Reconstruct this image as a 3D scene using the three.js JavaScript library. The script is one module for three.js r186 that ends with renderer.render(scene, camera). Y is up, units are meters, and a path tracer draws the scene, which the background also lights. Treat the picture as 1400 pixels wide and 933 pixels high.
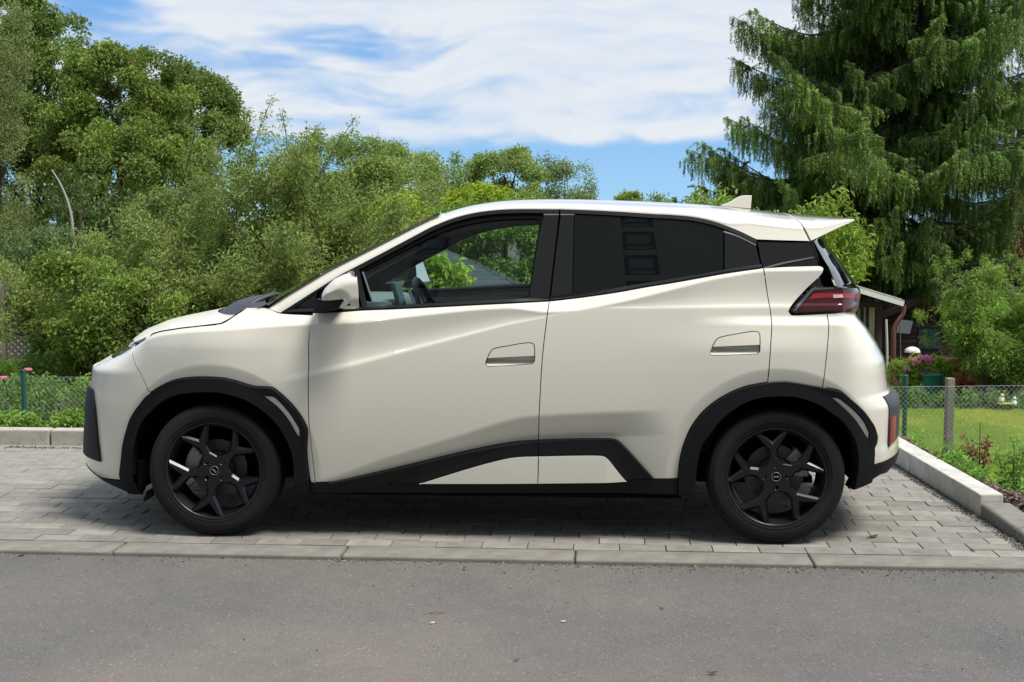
import * as THREE from 'three';
import { mergeGeometries } from 'three/addons/utils/BufferGeometryUtils.js';
import { RoundedBoxGeometry } from 'three/addons/geometries/RoundedBoxGeometry.js';
import { TextGeometry } from 'three/addons/geometries/TextGeometry.js';
import { FontLoader } from 'three/addons/loaders/FontLoader.js';

// ---------------------------------------------------------------- camera
const scene = new THREE.Scene();
const EYE = 1.42, PITCH = 5.02 * Math.PI / 180, FOCAL = 1850;           // focal length in pixels of the 1400 px wide photograph
const camera = new THREE.PerspectiveCamera(2 * Math.atan(466.5 / FOCAL) * 180 / Math.PI, 1024 / 682, 0.1, 2500);
camera.position.set(0, EYE, 0);
camera.rotation.x = -PITCH;
scene.add(camera);

// ---------------------------------------------------------------- random numbers and noise
function rng(seed) { let s = seed >>> 0; return () => { s = (s + 0x6d2b79f5) | 0; let t = Math.imul(s ^ (s >>> 15), 1 | s); t = (t + Math.imul(t ^ (t >>> 7), 61 | t)) ^ t; return ((t ^ (t >>> 14)) >>> 0) / 4294967296; }; }
const clamp = (x, a, b) => Math.max(a, Math.min(b, x)), lerp = (a, b, t) => a + (b - a) * t;
const sstep = (a, b, x) => { const t = clamp((x - a) / (b - a), 0, 1); return t * t * (3 - 2 * t); };
function hash3(x, y, z) { let h = Math.imul(x, 374761393) ^ Math.imul(y, 668265263) ^ Math.imul(z, 1274126177); h = Math.imul(h ^ (h >>> 13), 1274126177); return ((h ^ (h >>> 16)) >>> 0) / 4294967296; }
function noise3(x, y, z, wrap = 0) {
  const xi = Math.floor(x), yi = Math.floor(y), zi = Math.floor(z), f = (t) => t * t * t * (t * (t * 6 - 15) + 10);
  const u = f(x - xi), v = f(y - yi), w = f(z - zi), m = (k) => (wrap ? ((k % wrap) + wrap) % wrap : k);
  const h = (a, b, c) => hash3(m(xi + a), m(yi + b), zi + c);
  return lerp(lerp(lerp(h(0, 0, 0), h(1, 0, 0), u), lerp(h(0, 1, 0), h(1, 1, 0), u), v), lerp(lerp(h(0, 0, 1), h(1, 0, 1), u), lerp(h(0, 1, 1), h(1, 1, 1), u), v), w);
}
function fbm(x, y, z, oct = 5, wrap = 0) { let s = 0, a = 0.5, t = 0; for (let i = 0; i < oct; i++) { s += a * noise3(x, y, z + i * 17, wrap); t += a; a *= 0.5; x *= 2; y *= 2; z *= 2; wrap *= 2; } return s / t; }

// ---------------------------------------------------------------- sky: air that pales towards the horizon, with drawn-out thin cloud
const SKY = { gain: 0.84, clear: [0.125, 0.36, 0.83], low: [0.43, 0.72, 0.98], cloud: [0.83, 0.87, 0.92] };
{
  const W = 4096, H = 2048, data = new Float32Array(W * H * 4);
  for (let r = 0; r < H; r++) {
    const el = ((r + 0.5) / H - 0.5) * Math.PI, y = Math.sin(el), deg = el * 180 / Math.PI;
    for (let c = 0; c < W; c++) {
      const az = ((c + 0.5) / W - 0.5) * 2 * Math.PI, x = Math.cos(az) * Math.cos(el), z = Math.sin(az) * Math.cos(el);
      const o = (r * W + c) * 4;
      let col;
      if (y <= 0) col = [0.20, 0.21, 0.19];
      else {
        const k = Math.exp(-Math.max(0, deg) / 6.5);
        col = SKY.clear.map((v, i) => lerp(v, SKY.low[i], k));
        const ox = 468.56, oz = 23.2, wob = fbm(x * 4 + ox, deg * 0.12, z * 4 + oz, 4) - 0.5, bend = deg + wob * 5, e = deg + wob * 1.6;
        const long = fbm(x * 5 + 31 + ox, bend * 0.42, z * 5 + 11 + oz, 6), fine = fbm(x * 13 + 5 + ox, bend * 1.5, z * 13 + oz, 5);
        const cover = 0.12 * sstep(2.9, 4.2, e) - 0.2 * (1 - sstep(2.6, 3.9, e)) - 0.05 * sstep(14, 50, deg);
        const wisp = deg < 30 ? fbm(x * 42 + fine * 6, bend * 4.2 + fine * 3, z * 42, 4) : 0.5;
        let d = sstep(0.40, 0.62, long * 0.74 + fine * 0.26 + cover + (wisp - 0.5) * 0.11);
        d = clamp(d * (0.90 + 0.55 * (fine - 0.5) + 0.22 * (wisp - 0.5)), 0, 0.98);
        col = col.map((v, i) => lerp(v, SKY.cloud[i], d));
      }
      data[o] = col[0] * SKY.gain; data[o + 1] = col[1] * SKY.gain; data[o + 2] = col[2] * SKY.gain; data[o + 3] = 1;
    }
  }
  const sky = new THREE.DataTexture(data, W, H, THREE.RGBAFormat, THREE.FloatType);
  sky.mapping = THREE.EquirectangularReflectionMapping; sky.magFilter = THREE.LinearFilter; sky.needsUpdate = true;
  scene.background = sky; scene.environment = sky;
}
// ---------------------------------------------------------------- sun: high, a little behind the car and to the right, veiled
const sun = new THREE.DirectionalLight(new THREE.Color().setRGB(1, 0.95, 0.87), 4.4);
sun.position.set(15, 33, 9.2); sun.target.position.set(0, 0, -7); sun.position.add(sun.target.position);
sun.castShadow = true; sun.shadow.radius = 42; sun.shadow.mapSize.set(4096, 4096);
Object.assign(sun.shadow.camera, { left: -30, right: 30, top: 30, bottom: -30, near: 1, far: 140 });
scene.add(sun, sun.target);

const renderer = new THREE.WebGLRenderer({ antialias: true });
renderer.setSize(1024, 682);
renderer.toneMapping = THREE.LinearToneMapping;
renderer.toneMappingExposure = 1.17;
renderer.shadowMap.enabled = true;

// ---------------------------------------------------------------- helpers: things, parts, points
const used = new Map();
function numbered(name) { const n = used.get(name) ?? 0; used.set(name, n + 1); return n ? name + '_' + String(n).padStart(3, '0') : name; }
function tag(o, label, category, group, kind) { if (label) o.userData.label = label; if (category) o.userData.category = category; if (group) o.userData.group = group; if (kind) o.userData.kind = kind; return o; }
function thing(name, label, category, pos = [0, 0, 0], turn = 0, group) { const o = new THREE.Group(); o.name = numbered(name); o.position.set(...pos); o.rotation.y = turn; scene.add(o); return tag(o, label, category, group); }
function mesh(name, geo, mat, parent, label) {
  const o = new THREE.Mesh(Array.isArray(geo) ? (geo.length > 1 ? merge(geo) : geo[0]) : geo, mat);
  o.castShadow = o.receiveShadow = true;
  if (parent) { const n = parent.children.filter((c) => c.name.replace(/_\d{3}$/, '') === name).length; o.name = n ? name + '_' + String(n).padStart(3, '0') : name; parent.add(o); }
  else { o.name = numbered(name); scene.add(o); }
  if (label) o.userData.label = label;
  return o;
}
function struct(name, geo, mat, parent) { const o = mesh(name, geo, mat, parent); if (!parent) o.userData.kind = 'structure'; return o; }
function merge(list) {
  const l = list.map((g) => { const k = g.index ? g.toNonIndexed() : g; for (const n of Object.keys(k.attributes)) if (!['position', 'normal', 'uv'].includes(n)) k.deleteAttribute(n); if (!k.attributes.uv) k.setAttribute('uv', new THREE.BufferAttribute(new Float32Array(k.attributes.position.count * 2), 2)); if (!k.attributes.normal) k.computeVertexNormals(); return k; });
  return mergeGeometries(l);
}
const box = (w, h, d, x = 0, y = 0, z = 0) => new THREE.BoxGeometry(w, h, d).translate(x, y, z);
const rbox = (w, h, d, r, x = 0, y = 0, z = 0, seg = 2) => new RoundedBoxGeometry(w, h, d, seg, r).translate(x, y, z);
function tube(pts, r, seg = 8, sides = 6, r2 = r) {                      // a round bar along points, tapering from r to r2
  const curve = pts.length > 2 ? new THREE.CatmullRomCurve3(pts.map((p) => new THREE.Vector3(...p))) : new THREE.LineCurve3(new THREE.Vector3(...pts[0]), new THREE.Vector3(...pts[1]));
  const g = new THREE.TubeGeometry(curve, seg, 1, sides), p = g.attributes.position, c = curve.getSpacedPoints(seg), v = new THREE.Vector3();
  for (let i = 0; i <= seg; i++) for (let j = 0; j <= sides; j++) { const k = i * (sides + 1) + j, rr = lerp(r, r2, i / seg), q = curve.getPointAt(i / seg); v.fromBufferAttribute(p, k).sub(q).multiplyScalar(rr).add(q); p.setXYZ(k, v.x, v.y, v.z); }
  return g;
}
const beam = (a, b, r, sides = 5, r2 = r) => tube([a, b], r, 1, sides, r2);
// sight line through a place in the photograph (1400 x 933), and the point where it is z metres ahead of the camera / meets a height
function sight(px, py) { const x = (px - 700) / FOCAL, y = -(py - 466.5) / FOCAL, c = Math.cos(PITCH), s = Math.sin(PITCH); return [x, y * c - s, -y * s - c]; }
function at(px, py, z) { const d = sight(px, py), t = z / -d[2]; return [d[0] * t, EYE + d[1] * t, -z]; }
function onLevel(px, py, h = 0) { const d = sight(px, py), t = (h - EYE) / d[1]; return [d[0] * t, h, d[2] * t]; }
const perM = (z) => FOCAL / z;
const rgb = (r, g, b) => new THREE.Color().setRGB(r, g, b);
const std = (r, g, b, rough = 0.8, o = {}) => new THREE.MeshStandardMaterial({ color: rgb(r, g, b), roughness: rough, ...o });

// ---------------------------------------------------------------- procedural textures
function tex(w, h, fn, srgb = false, rx = 1, ry = rx) {
  const d = new Uint8Array(w * h * 4);
  for (let j = 0; j < h; j++) for (let i = 0; i < w; i++) { const c = fn(i, j), o = (j * w + i) * 4; d[o] = clamp(c[0] * 255, 0, 255); d[o + 1] = clamp((c[1] ?? c[0]) * 255, 0, 255); d[o + 2] = clamp((c[2] ?? c[0]) * 255, 0, 255); d[o + 3] = 255; }
  const t = new THREE.DataTexture(d, w, h); t.wrapS = t.wrapT = THREE.RepeatWrapping; t.magFilter = THREE.LinearFilter; t.minFilter = THREE.LinearMipmapLinearFilter; t.generateMipmaps = true;
  if (srgb) t.colorSpace = THREE.SRGBColorSpace; t.repeat.set(rx, ry); t.needsUpdate = true; return t;
}
const gam = (v) => Math.pow(clamp(v, 0, 1), 1 / 2.2);
// ================================================================ ground, road, driveway
// asphalt: 2048 px over 4 m, worn binder with light and dark grains
const asphaltMat = (() => {
  const N = 2048, R = rng(5), hgt = new Float32Array(N * N), br = new Float32Array(N * N), warm = new Float32Array(N * N);
  for (let j = 0; j < N; j++) for (let i = 0; i < N; i++) {
    const k = j * N + i, big = (fbm(i / 512, j / 512, 3, 5, 4) - 0.5) * 1.7, mid = noise3(i / 32, j / 32, 9, 64) - 0.5, sm = hash3(i >> 1, j >> 1, 2) - 0.5, s1 = hash3(i, j, 4) - 0.5;
    br[k] = 0.120 + big * 0.045 + mid * 0.012 + sm * 0.032 + s1 * 0.04; hgt[k] = 0.5 + sm * 0.35 + s1 * 0.3 + mid * 0.2; warm[k] = big;
  }
  for (let n = 0; n < 42000; n++) {                                     // chippings
    const x = Math.floor(R() * N), y = Math.floor(R() * N), r = 0.8 + R() * R() * 2.6, b = R() < 0.62 ? 0.05 + R() * 0.12 : -(0.03 + R() * 0.05);
    for (let j = -4; j <= 4; j++) for (let i = -4; i <= 4; i++) if (i * i + j * j <= r * r) { const k = ((y + j + N) % N) * N + ((x + i + N) % N); br[k] += b * 0.45; hgt[k] += 0.25; }
  }
  const map = tex(N, N, (i, j) => { const k = j * N + i, v = Math.max(0.02, br[k]); return [gam(v * (1.07 + warm[k] * 0.10)), gam(v * 0.985), gam(v * (0.885 - warm[k] * 0.10))]; }, true, 0.25);
  const bump = tex(N, N, (i, j) => [hgt[j * N + i]], false, 0.25);
  return new THREE.MeshStandardMaterial({ map, bumpMap: bump, bumpScale: 0.004, roughness: 0.92 });
})();
const concreteMap = tex(512, 512, (i, j) => { const b = fbm(i / 64, j / 64, 7, 5, 8), s = hash3(i, j, 1), p = hash3(i >> 1, j >> 1, 3); const v = 0.80 + (b - 0.5) * 0.38 + (s - 0.5) * 0.16 - (p > 0.965 ? 0.2 : 0) + (p < 0.02 ? 0.12 : 0); return [gam(v), gam(v * 0.99), gam(v * 0.965)]; }, true, 2.2);
const concreteBump = tex(512, 512, (i, j) => [0.5 + (hash3(i, j, 6) - 0.5) * 0.5 + (fbm(i / 32, j / 32, 2, 3, 16) - 0.5) * 0.6], false, 2.2);
const concrete = (r, g, b) => new THREE.MeshStandardMaterial({ color: rgb(r, g, b), map: concreteMap, bumpMap: concreteBump, bumpScale: 0.0022, roughness: 0.9 });

// lie of the land: level drive and road, then a bank down to the gardens
const driveBack = (x) => -8.46 - 0.071 * -x;                            // z of the kerb behind the drive (nearer on the right)
function gardenDepth(x, z) { return Math.min(Math.max(driveBack(x) - 0.13 - z, (x - 2.39) * lerp(1, 0.22, sstep(-7.2, -6.5, z))), -z - 5.75); }
function landY(x, z) {
  const d = gardenDepth(x, z);
  if (d <= 0) return -0.09;
  const t = clamp((d - 0.10) / 3.2, 0, 1), bank = 0.05 - 1.75 * (1 - (1 - t) ** 1.8), rough = d < 4.5 ? (fbm(x * 2.1, z * 2.1, 5, 3) - 0.5) * 0.10 * sstep(0.2, 1.5, d) : 0;
  return lerp(-0.09, bank, sstep(0, 0.03, d)) + rough;
}
{
  const xs = [], zs = [];
  for (let x = -260; x < -12; x += 8) xs.push(x); for (let x = -12; x < 12; x += 0.12) xs.push(x); for (let x = 12; x <= 260; x += 8) xs.push(x);
  for (let z = -420; z < -30; z += 10) zs.push(z); for (let z = -30; z < -5; z += 0.12) zs.push(z); for (let z = -5; z <= 60; z += 5) zs.push(z);
  const pos = [], uv = [], idx = [];
  for (const z of zs) for (const x of xs) { pos.push(x, landY(x, z), z); uv.push(x, z); }
  for (let j = 0; j + 1 < zs.length; j++) for (let i = 0; i + 1 < xs.length; i++) { const a = j * xs.length + i, b = a + xs.length; idx.push(a, b, a + 1, a + 1, b, b + 1); }
  const g = new THREE.BufferGeometry(); g.setAttribute('position', new THREE.Float32BufferAttribute(pos, 3)); g.setAttribute('uv', new THREE.Float32BufferAttribute(uv, 2)); g.setIndex(idx); g.computeVertexNormals();
  const soil = tex(512, 512, (i, j) => { const b = fbm(i / 64, j / 64, 1, 5, 8), s = hash3(i, j, 8), q = hash3(i >> 2, j >> 2, 5); const v = 0.055 + (b - 0.5) * 0.08 + (s - 0.5) * 0.05 + (q > 0.9 ? 0.05 : 0); return [gam(v * 1.15), gam(v * 0.98), gam(v * 0.76)]; }, true, 0.9);
  struct('garden_ground', g, new THREE.MeshStandardMaterial({ map: soil, bumpMap: soil, bumpScale: 0.02, roughness: 1 }));
}
// lawn of the lower garden, a sheet 1 cm above the soil; blades come later
const LAWN = { near: -14.6, far: -22.4 };
{
  const g = new THREE.PlaneGeometry(60, 7.9, 120, 16).rotateX(-Math.PI / 2).translate(-6, 0, -18.4), p = g.attributes.position;
  for (let i = 0; i < p.count; i++) p.setY(i, landY(p.getX(i), p.getZ(i)) + 0.012);
  g.computeVertexNormals();
  const m = tex(512, 512, (i, j) => { const b = fbm(i / 64, j / 64, 21, 5, 8), s = hash3(i, j, 12); const v = 0.125 + (b - 0.5) * 0.08 + (s - 0.5) * 0.05; return [gam(v * 0.85), gam(v * 1.12), gam(v * 0.36)]; }, true, 14, 3);
  struct('lawn', g, new THREE.MeshStandardMaterial({ map: m, roughness: 1 }));
}
// road and the ground across it
const E0 = onLevel(0, 738), E1 = onLevel(1400, 762);                    // edge between paving and edging stones
const edgeYaw = Math.atan2(E1[2] - E0[2], E1[0] - E0[0]);
const drive = new THREE.Group(); drive.name = 'driveway'; drive.position.set(E0[0], 0, E0[2]); drive.rotation.y = -edgeYaw; drive.userData.kind = 'structure'; scene.add(drive);
const ex = [Math.cos(edgeYaw), Math.sin(edgeYaw)], toDrive = (x, z) => { const dx = x - E0[0], dz = z - E0[2]; return [dx * ex[0] + dz * ex[1], -dx * ex[1] + dz * ex[0]]; };
{
  const g = new THREE.PlaneGeometry(90, 15, 90, 30).rotateX(-Math.PI / 2).translate(2, -0.022, 7.5 + 0.1), p = g.attributes.position, uv = g.attributes.uv;
  for (let i = 0; i < p.count; i++) { uv.setXY(i, p.getX(i) + 0.37, p.getZ(i) + 1.3); p.setY(i, -0.022 + (fbm(p.getX(i) * 0.5, p.getZ(i) * 0.5, 4, 2) - 0.5) * 0.012); }
  const o = struct('road', g, asphaltMat); o.position.copy(drive.position); o.rotation.y = drive.rotation.y;
}
const kerbGrey = concrete(0.25, 0.24, 0.215), kerbPale = concrete(0.66, 0.65, 0.61), kerbOld = concrete(0.52, 0.495, 0.44);
function stone(name, len, h, d, mat, parent, r = 0.012) { const g = new RoundedBoxGeometry(len, h, d, 2, r), p = g.attributes.position, uv = g.attributes.uv, n = g.attributes.normal, s = Math.floor(hash3(Math.round(len * 1e4), used.size, 3) * 97) * 0.13; for (let i = 0; i < p.count; i++) { const ay = Math.abs(n.getY(i)), ax = Math.abs(n.getX(i)); uv.setXY(i, (ax > 0.7 ? p.getZ(i) : p.getX(i)) + s, (ay > 0.7 ? p.getZ(i) : p.getY(i)) + s * 0.7); } return mesh(name, g, mat, parent); }
{
  // flush edging stones, one metre each, seams where the photograph has them
  const seam0 = toDrive(...(() => { const q = onLevel(165, 746); return [q[0], q[2]]; })())[0];
  for (let k = -3; k < 9; k++) {
    const o = stone('edging_stone', 0.994, 0.2, 0.178, kerbGrey, drive, 0.01);
    o.position.set(seam0 + k + 0.5 - 1 + 0.003 * Math.sin(k * 7), -0.1, 0.093 + 0.003 * Math.sin(k * 3)); o.rotation.y = 0.004 * Math.sin(k * 5);
  }
  // clinker paving: 20 x 11.5 cm stones in running bond, cut along the kerb on the right
  const mats = [0, 1, 2, 3, 4, 5].map((i) => concrete(...[[0.265, 0.256, 0.232], [0.30, 0.291, 0.262], [0.24, 0.232, 0.212], [0.28, 0.266, 0.234], [0.335, 0.322, 0.286], [0.27, 0.262, 0.242]][i]));
  const bedMat = std(0.125, 0.117, 0.10, 1);
  const bed = new THREE.PlaneGeometry(7.4, 3.1).rotateX(-Math.PI / 2).translate(0.86, -0.009, -1.55); mesh('joint_sand', bed, bedMat, drive);
  const R = rng(77), L = 0.202, D = 0.1146, late = [];
  const cache = {};
  const geo = (len, v) => { const key = Math.round(len * 500) + '_' + v; if (!cache[key]) { const g = new RoundedBoxGeometry(len, 0.05, D - 0.0036, 1, 0.003), p = g.attributes.position, uv = g.attributes.uv; for (let i = 0; i < p.count; i++) uv.setXY(i, p.getX(i) + v * 0.31, p.getZ(i) + v * 0.17); cache[key] = g; } return cache[key]; };
  let single = 0;
  for (let row = 0; row < 27; row++) {
    const b = -(row + 0.5) * D - 0.002, off = (row % 2) * L / 2 + (row % 5) * 0.011 + 0.03;
    // right boundary: kerb face at world x = 2.262
    const wx = 2.262, wz = E0[2] + b / ex[0] + (wx - E0[0]) * ex[1] / ex[0], right = toDrive(wx, wz)[0] - 0.006;
    if (wz < driveBack(0) - 0.1 && row > 24) continue;
    for (let a = -1.7 + off; a < right - 0.02; a += L) {
      let len = Math.min(L, right - a); if (right - a - len < 0.05 && right - a - len > 0) len = right - a;
      const cut = len < L - 0.004 ? len : (row % 2 === 0 && right - a - L < 0.35 && right - a - L > 0.16 && R() < 0.5 ? L : L);
      const g = geo(cut - 0.0036, Math.floor(R() * 4)), m = mats[Math.floor(R() * 6)];
      const y = -0.025 + (R() - 0.5) * 0.0035, rx = (R() - 0.5) * 0.012, rz = (R() - 0.5) * 0.008, x = a + cut / 2, seen = row < 13 && a > -0.7;
      if (seen && single < 300) { const o = mesh('paving_stone', g, m, drive); o.position.set(x, y, b); o.rotation.set(rx, (R() - 0.5) * 0.012, rz); single++; }
      else late.push(g.clone().applyMatrix4(new THREE.Matrix4().compose(new THREE.Vector3(x, y, b), new THREE.Quaternion().setFromEuler(new THREE.Euler(rx, 0, rz)), new THREE.Vector3(1, 1, 1))));
    }
  }
  mesh('paving_field', late, mats[1], drive).userData.kind = 'stuff';
}
// kerbs: back of the drive on the left, right-hand side running away from the road
{
  const back = thing('rear_kerb', 'long low weathered concrete kerb at the back of the drive, left of the car bumper', 'kerb');
  const ps = [onLevel(0, 608), onLevel(115, 609)], seam = onLevel(70, 608)[0];
  const yaw = -Math.atan(0.071);
  for (let k = -2; k < 5; k++) { const o = stone('kerb_stone', 0.993, 0.3, 0.10, kerbOld, back, 0.014); const x = seam + 0.5 + (k) * 1.0; o.position.set(x, 0.10 - 0.15, ps[0][2] + 0.071 * (x - ps[0][0]) - 0.05); o.rotation.y = yaw; }
  const side = thing('side_kerb', 'pale concrete kerb running away from the road on the right of the paving', 'kerb');
  const zs = [[-8.34, -7.62], [-7.615, -6.46]];
  for (const [a, b] of zs) { const o = stone('kerb_stone', Math.abs(b - a) - 0.006, 0.3, 0.115, kerbPale, side, 0.008); o.rotation.y = Math.PI / 2; o.position.set(2.268 + 0.0575, 0.107 - 0.15, (a + b) / 2); }
  // two dropped kerb stones leading down to the road
  const drop = thing('dropped_kerb', 'two grey sloping kerb stones leading down to the road at the right edge', 'kerb');
  for (const [a, b, h0, h1] of [[-6.45, -5.99, 0.072, 0.055], [-5.985, -5.45, 0.055, 0.03]]) {
    const o = stone('kerb_stone', b - a - 0.006, 0.3, 0.15, kerbGrey, drop, 0.02); const p = o.geometry.attributes.position;
    for (let i = 0; i < p.count; i++) if (p.getY(i) > 0) p.setY(i, p.getY(i) + (h1 - h0) / (b - a) * p.getX(i));
    o.rotation.y = -Math.PI / 2; o.position.set(2.262 + 0.075, (h0 + h1) / 2 - 0.15, (a + b) / 2);
  }
}
// grit along the edging, between kerb and paving, and small litter on the asphalt
function inst(name, geo, mat, list, parent, kind = 'stuff') {            // list of [matrix, colour?]
  const o = new THREE.InstancedMesh(geo, mat, list.length); list.forEach(([m, c], i) => { o.setMatrixAt(i, m); if (c) o.setColorAt(i, c); });
  o.castShadow = o.receiveShadow = true; if (parent) { o.name = name; parent.add(o); } else { o.name = numbered(name); scene.add(o); } if (kind) o.userData.kind = kind; return o;
}
const M4 = (x, y, z, rx, ry, rz, sx, sy = sx, sz = sx) => new THREE.Matrix4().compose(new THREE.Vector3(x, y, z), new THREE.Quaternion().setFromEuler(new THREE.Euler(rx, ry, rz)), new THREE.Vector3(sx, sy, sz));
{
  const R = rng(9), list = [], grain = new THREE.DodecahedronGeometry(1, 0);
  const put = (x, y, z, s) => { const v = 0.05 + R() * R() * 0.3; list.push([M4(x, y + s * 0.3, z, R() * 6, R() * 6, R() * 6, s, s * 0.6, s * (0.7 + R() * 0.6)), rgb(v * 1.06, v, v * 0.9)]); };
  for (let i = 0; i < 5200; i++) { const a = -0.6 + R() * 6, q = Math.abs(R() + R() - 1), dens = fbm(a * 1.2, 3, 1, 3); if (R() > dens * 1.5 - 0.15) continue; const b = 0.184 + q * q * 0.17; put(...(() => { const x = E0[0] + a * ex[0] - b * ex[1], z = E0[2] + a * ex[1] + b * ex[0]; return [x, -0.021, z]; })(), 0.0012 + R() * R() * 0.0055); }
  for (let i = 0; i < 2600; i++) { const z = -8.2 + R() * 2.5, q = Math.abs(R() + R() - 1); put(2.262 - q * 0.07, 0.0, z, 0.002 + R() * R() * 0.006); }
  for (let i = 0; i < 700; i++) { const x = -3.2 + R() * 1.6, q = Math.abs(R() + R() - 1); put(x, 0, -8.48 + 0.071 * (x + 3) + q * 0.08, 0.002 + R() * R() * 0.007); }
  for (let i = 0; i < 620; i++) { const p = onLevel(R() * 1400, 772 + R() * R() * 160); put(p[0], -0.021, p[2], 0.0012 + R() * R() * R() * 0.005); }
  inst('grit', grain, std(1, 1, 1, 0.95), list);
  // mulch strip to the right of the kerb
  const ml = []; for (let i = 0; i < 5200; i++) { const x = 2.39 + R() * 1.0, z = -8.6 + R() * 2.9; const v = 0.05 + R() * 0.10; ml.push([M4(x, landY(x, z) + R() * 0.012, z, (R() - 0.5) * 0.9, R() * 6, (R() - 0.5) * 0.9, 0.006 + R() * 0.016, 0.003, 0.004 + R() * 0.006), rgb(v * 1.3, v, v * 0.78)]); }
  inst('bark_mulch', new THREE.BoxGeometry(2, 2, 2), std(1, 1, 1, 1), ml);
  // litter that can be told apart
  const twig = (px, py, len, a, label) => { const p = onLevel(px, py, -0.016); const o = mesh('twig', tube([[-len / 2, 0, 0], [0, 0.004, 0.004], [len / 2, 0, 0]], 0.0028, 6, 5, 0.0018), std(0.33, 0.2, 0.10, 0.9)); o.position.set(...p); o.rotation.y = a; tag(o, label, 'twig'); };
  twig(598, 837, 0.06, 0.1, 'short pale brown twig lying on the asphalt below the front door');
  const leaf = (px, py, h, s, a, c, label) => { const p = onLevel(px, py, h); const sh = new THREE.Shape(); sh.moveTo(-1, 0); sh.quadraticCurveTo(-0.2, 0.7, 1, 0.1); sh.quadraticCurveTo(0.1, -0.7, -1, 0); const g = new THREE.ExtrudeGeometry(sh, { depth: 0.06, bevelEnabled: false, curveSegments: 6 }).rotateX(-Math.PI / 2).scale(s, s, s), q = g.attributes.position; for (let i = 0; i < q.count; i++) q.setY(i, q.getY(i) + 0.35 * q.getX(i) ** 2 / s + 0.2 * Math.abs(q.getZ(i))); g.computeVertexNormals(); const o = mesh('dry_leaf', g, std(...c, 0.9)); o.position.set(p[0], p[1] + 0.002, p[2]); o.rotation.y = a; tag(o, label, 'leaf', 'dry leaf scraps lying on the road and the paving'); };
  leaf(591, 853, -0.02, 0.011, 0.4, [0.6, 0.56, 0.42], 'tiny pale leaf scrap on the asphalt just below the brown twig');
  leaf(1193, 736, 0.0, 0.03, 0.3, [0.05, 0.035, 0.025], 'dark crumpled leaf on the paving right of the rear tyre');
  leaf(1331, 754, 0.0, 0.02, 1.9, [0.05, 0.035, 0.025], 'small dark leaf on the front row of paving near the right kerb');
  leaf(905, 833, -0.02, 0.012, 2.4, [0.04, 0.035, 0.03], 'small black leaf scrap on the asphalt right of the middle');
  leaf(770, 851, -0.02, 0.010, 0.2, [0.62, 0.6, 0.52], 'small white leaf scrap on the asphalt below the rear door');
  leaf(974, 922, -0.02, 0.018, 0.1, [0.05, 0.04, 0.03], 'dark leaf at the bottom of the road, right of centre');
  leaf(706, 904, -0.02, 0.012, 0.2, [0.05, 0.04, 0.03], 'dark leaf scrap at the bottom of the road, below the car middle');
  leaf(29, 761, -0.02, 0.02, 0.9, [0.04, 0.034, 0.028], 'dark leaf beside the edging at the far left of the road');
  leaf(828, 733, 0.0, 0.016, 0.2, [0.03, 0.026, 0.02], 'small dark leaf on the paving under the rear door');
}
// ================================================================ the car
// Its own frame: x towards the tail (right in the picture), y up, z towards the viewer; origin on the ground midway between the wheels.
const CAR_YAW = 3.44 * Math.PI / 180, CAR_AT = [-0.0416, 0, -6.777], cy = Math.cos(CAR_YAW), sy = Math.sin(CAR_YAW);
const car = thing('compact_car', 'off-white compact electric hatchback with black wheels and arches parked on the paving', 'car', CAR_AT, -CAR_YAW);
const toCar = (v, dir) => { const x = v[0] - (dir ? 0 : CAR_AT[0]), z = v[2] - (dir ? 0 : CAR_AT[2]); return [x * cy + z * sy, v[1], -x * sy + z * cy]; };
const carEye = toCar([0, EYE, 0]);
function pl(px, py, z) { const d = toCar(sight(px, py), true), t = (z - carEye[2]) / d[2]; return [carEye[0] + d[0] * t, carEye[1] + d[1] * t]; }
const poly1 = (pts, z) => { const q = pts.map(([a, b]) => pl(a, b, z)).sort((a, b) => a[0] - b[0]); return (x) => { if (x <= q[0][0]) return q[0][1]; for (let i = 1; i < q.length; i++) if (x <= q[i][0]) return lerp(q[i - 1][1], q[i][1], (x - q[i - 1][0]) / (q[i][0] - q[i - 1][0])); return q[q.length - 1][1]; }; };
const soft1 = (f, w) => (x) => (f(x - 2 * w) + 2 * f(x - w) + 3 * f(x) + 2 * f(x + w) + f(x + 2 * w)) / 9;
const X = (px) => pl(px, 500, 0.82)[0];
const yb = soft1(poly1([[150, 478], [200, 457], [240, 447], [310, 439], [337, 423], [383, 427.5], [427, 427], [495, 423.5], [570, 420.5], [650, 416.5], [750, 411], [800, 405], [884, 391.5], [957, 380], [1043, 366], [1127, 363.5], [1200, 363]], 0.77), 0.03);
const ys = soft1(poly1([[130, 503], [156, 491], [175, 479], [196, 467], [214, 461], [257, 455.5], [310, 452.5], [370, 447.8], [424, 444.8], [490, 442], [560, 434], [650, 424.5], [700, 422], [745, 428], [790, 426], [860, 412], [920, 397], [972, 384], [1040, 372.5], [1115, 371], [1200, 371]], 0.81), 0.02);
const creaseY = poly1([[380, 526], [422, 517], [490, 500], [650, 457], [695, 445], [746, 434.5], [800, 422]], 0.83);
const tuckY = soft1(poly1([[430, 661], [453, 656], [525, 629], [630, 596.7], [665, 584.7], [702, 574], [719, 571], [770, 567.5], [830, 565], [905, 561.5], [960, 560]], 0.83), 0.012);
const bandTop = poly1([[430, 663], [448, 659.5], [495, 649.2], [555, 635], [630, 617], [665, 609.5], [704, 602.7], [737, 600.2], [785, 598.5], [836, 598.2], [852, 606.5], [895, 653.7]], 0.82);
const AX = [pl(290.7, 648, 0.84)[0], pl(1062.4, 657, 0.84)[0]], HUB_Y = 0.302;
const haunchY = pl(1070, 447.5, 0.84)[1];
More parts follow.
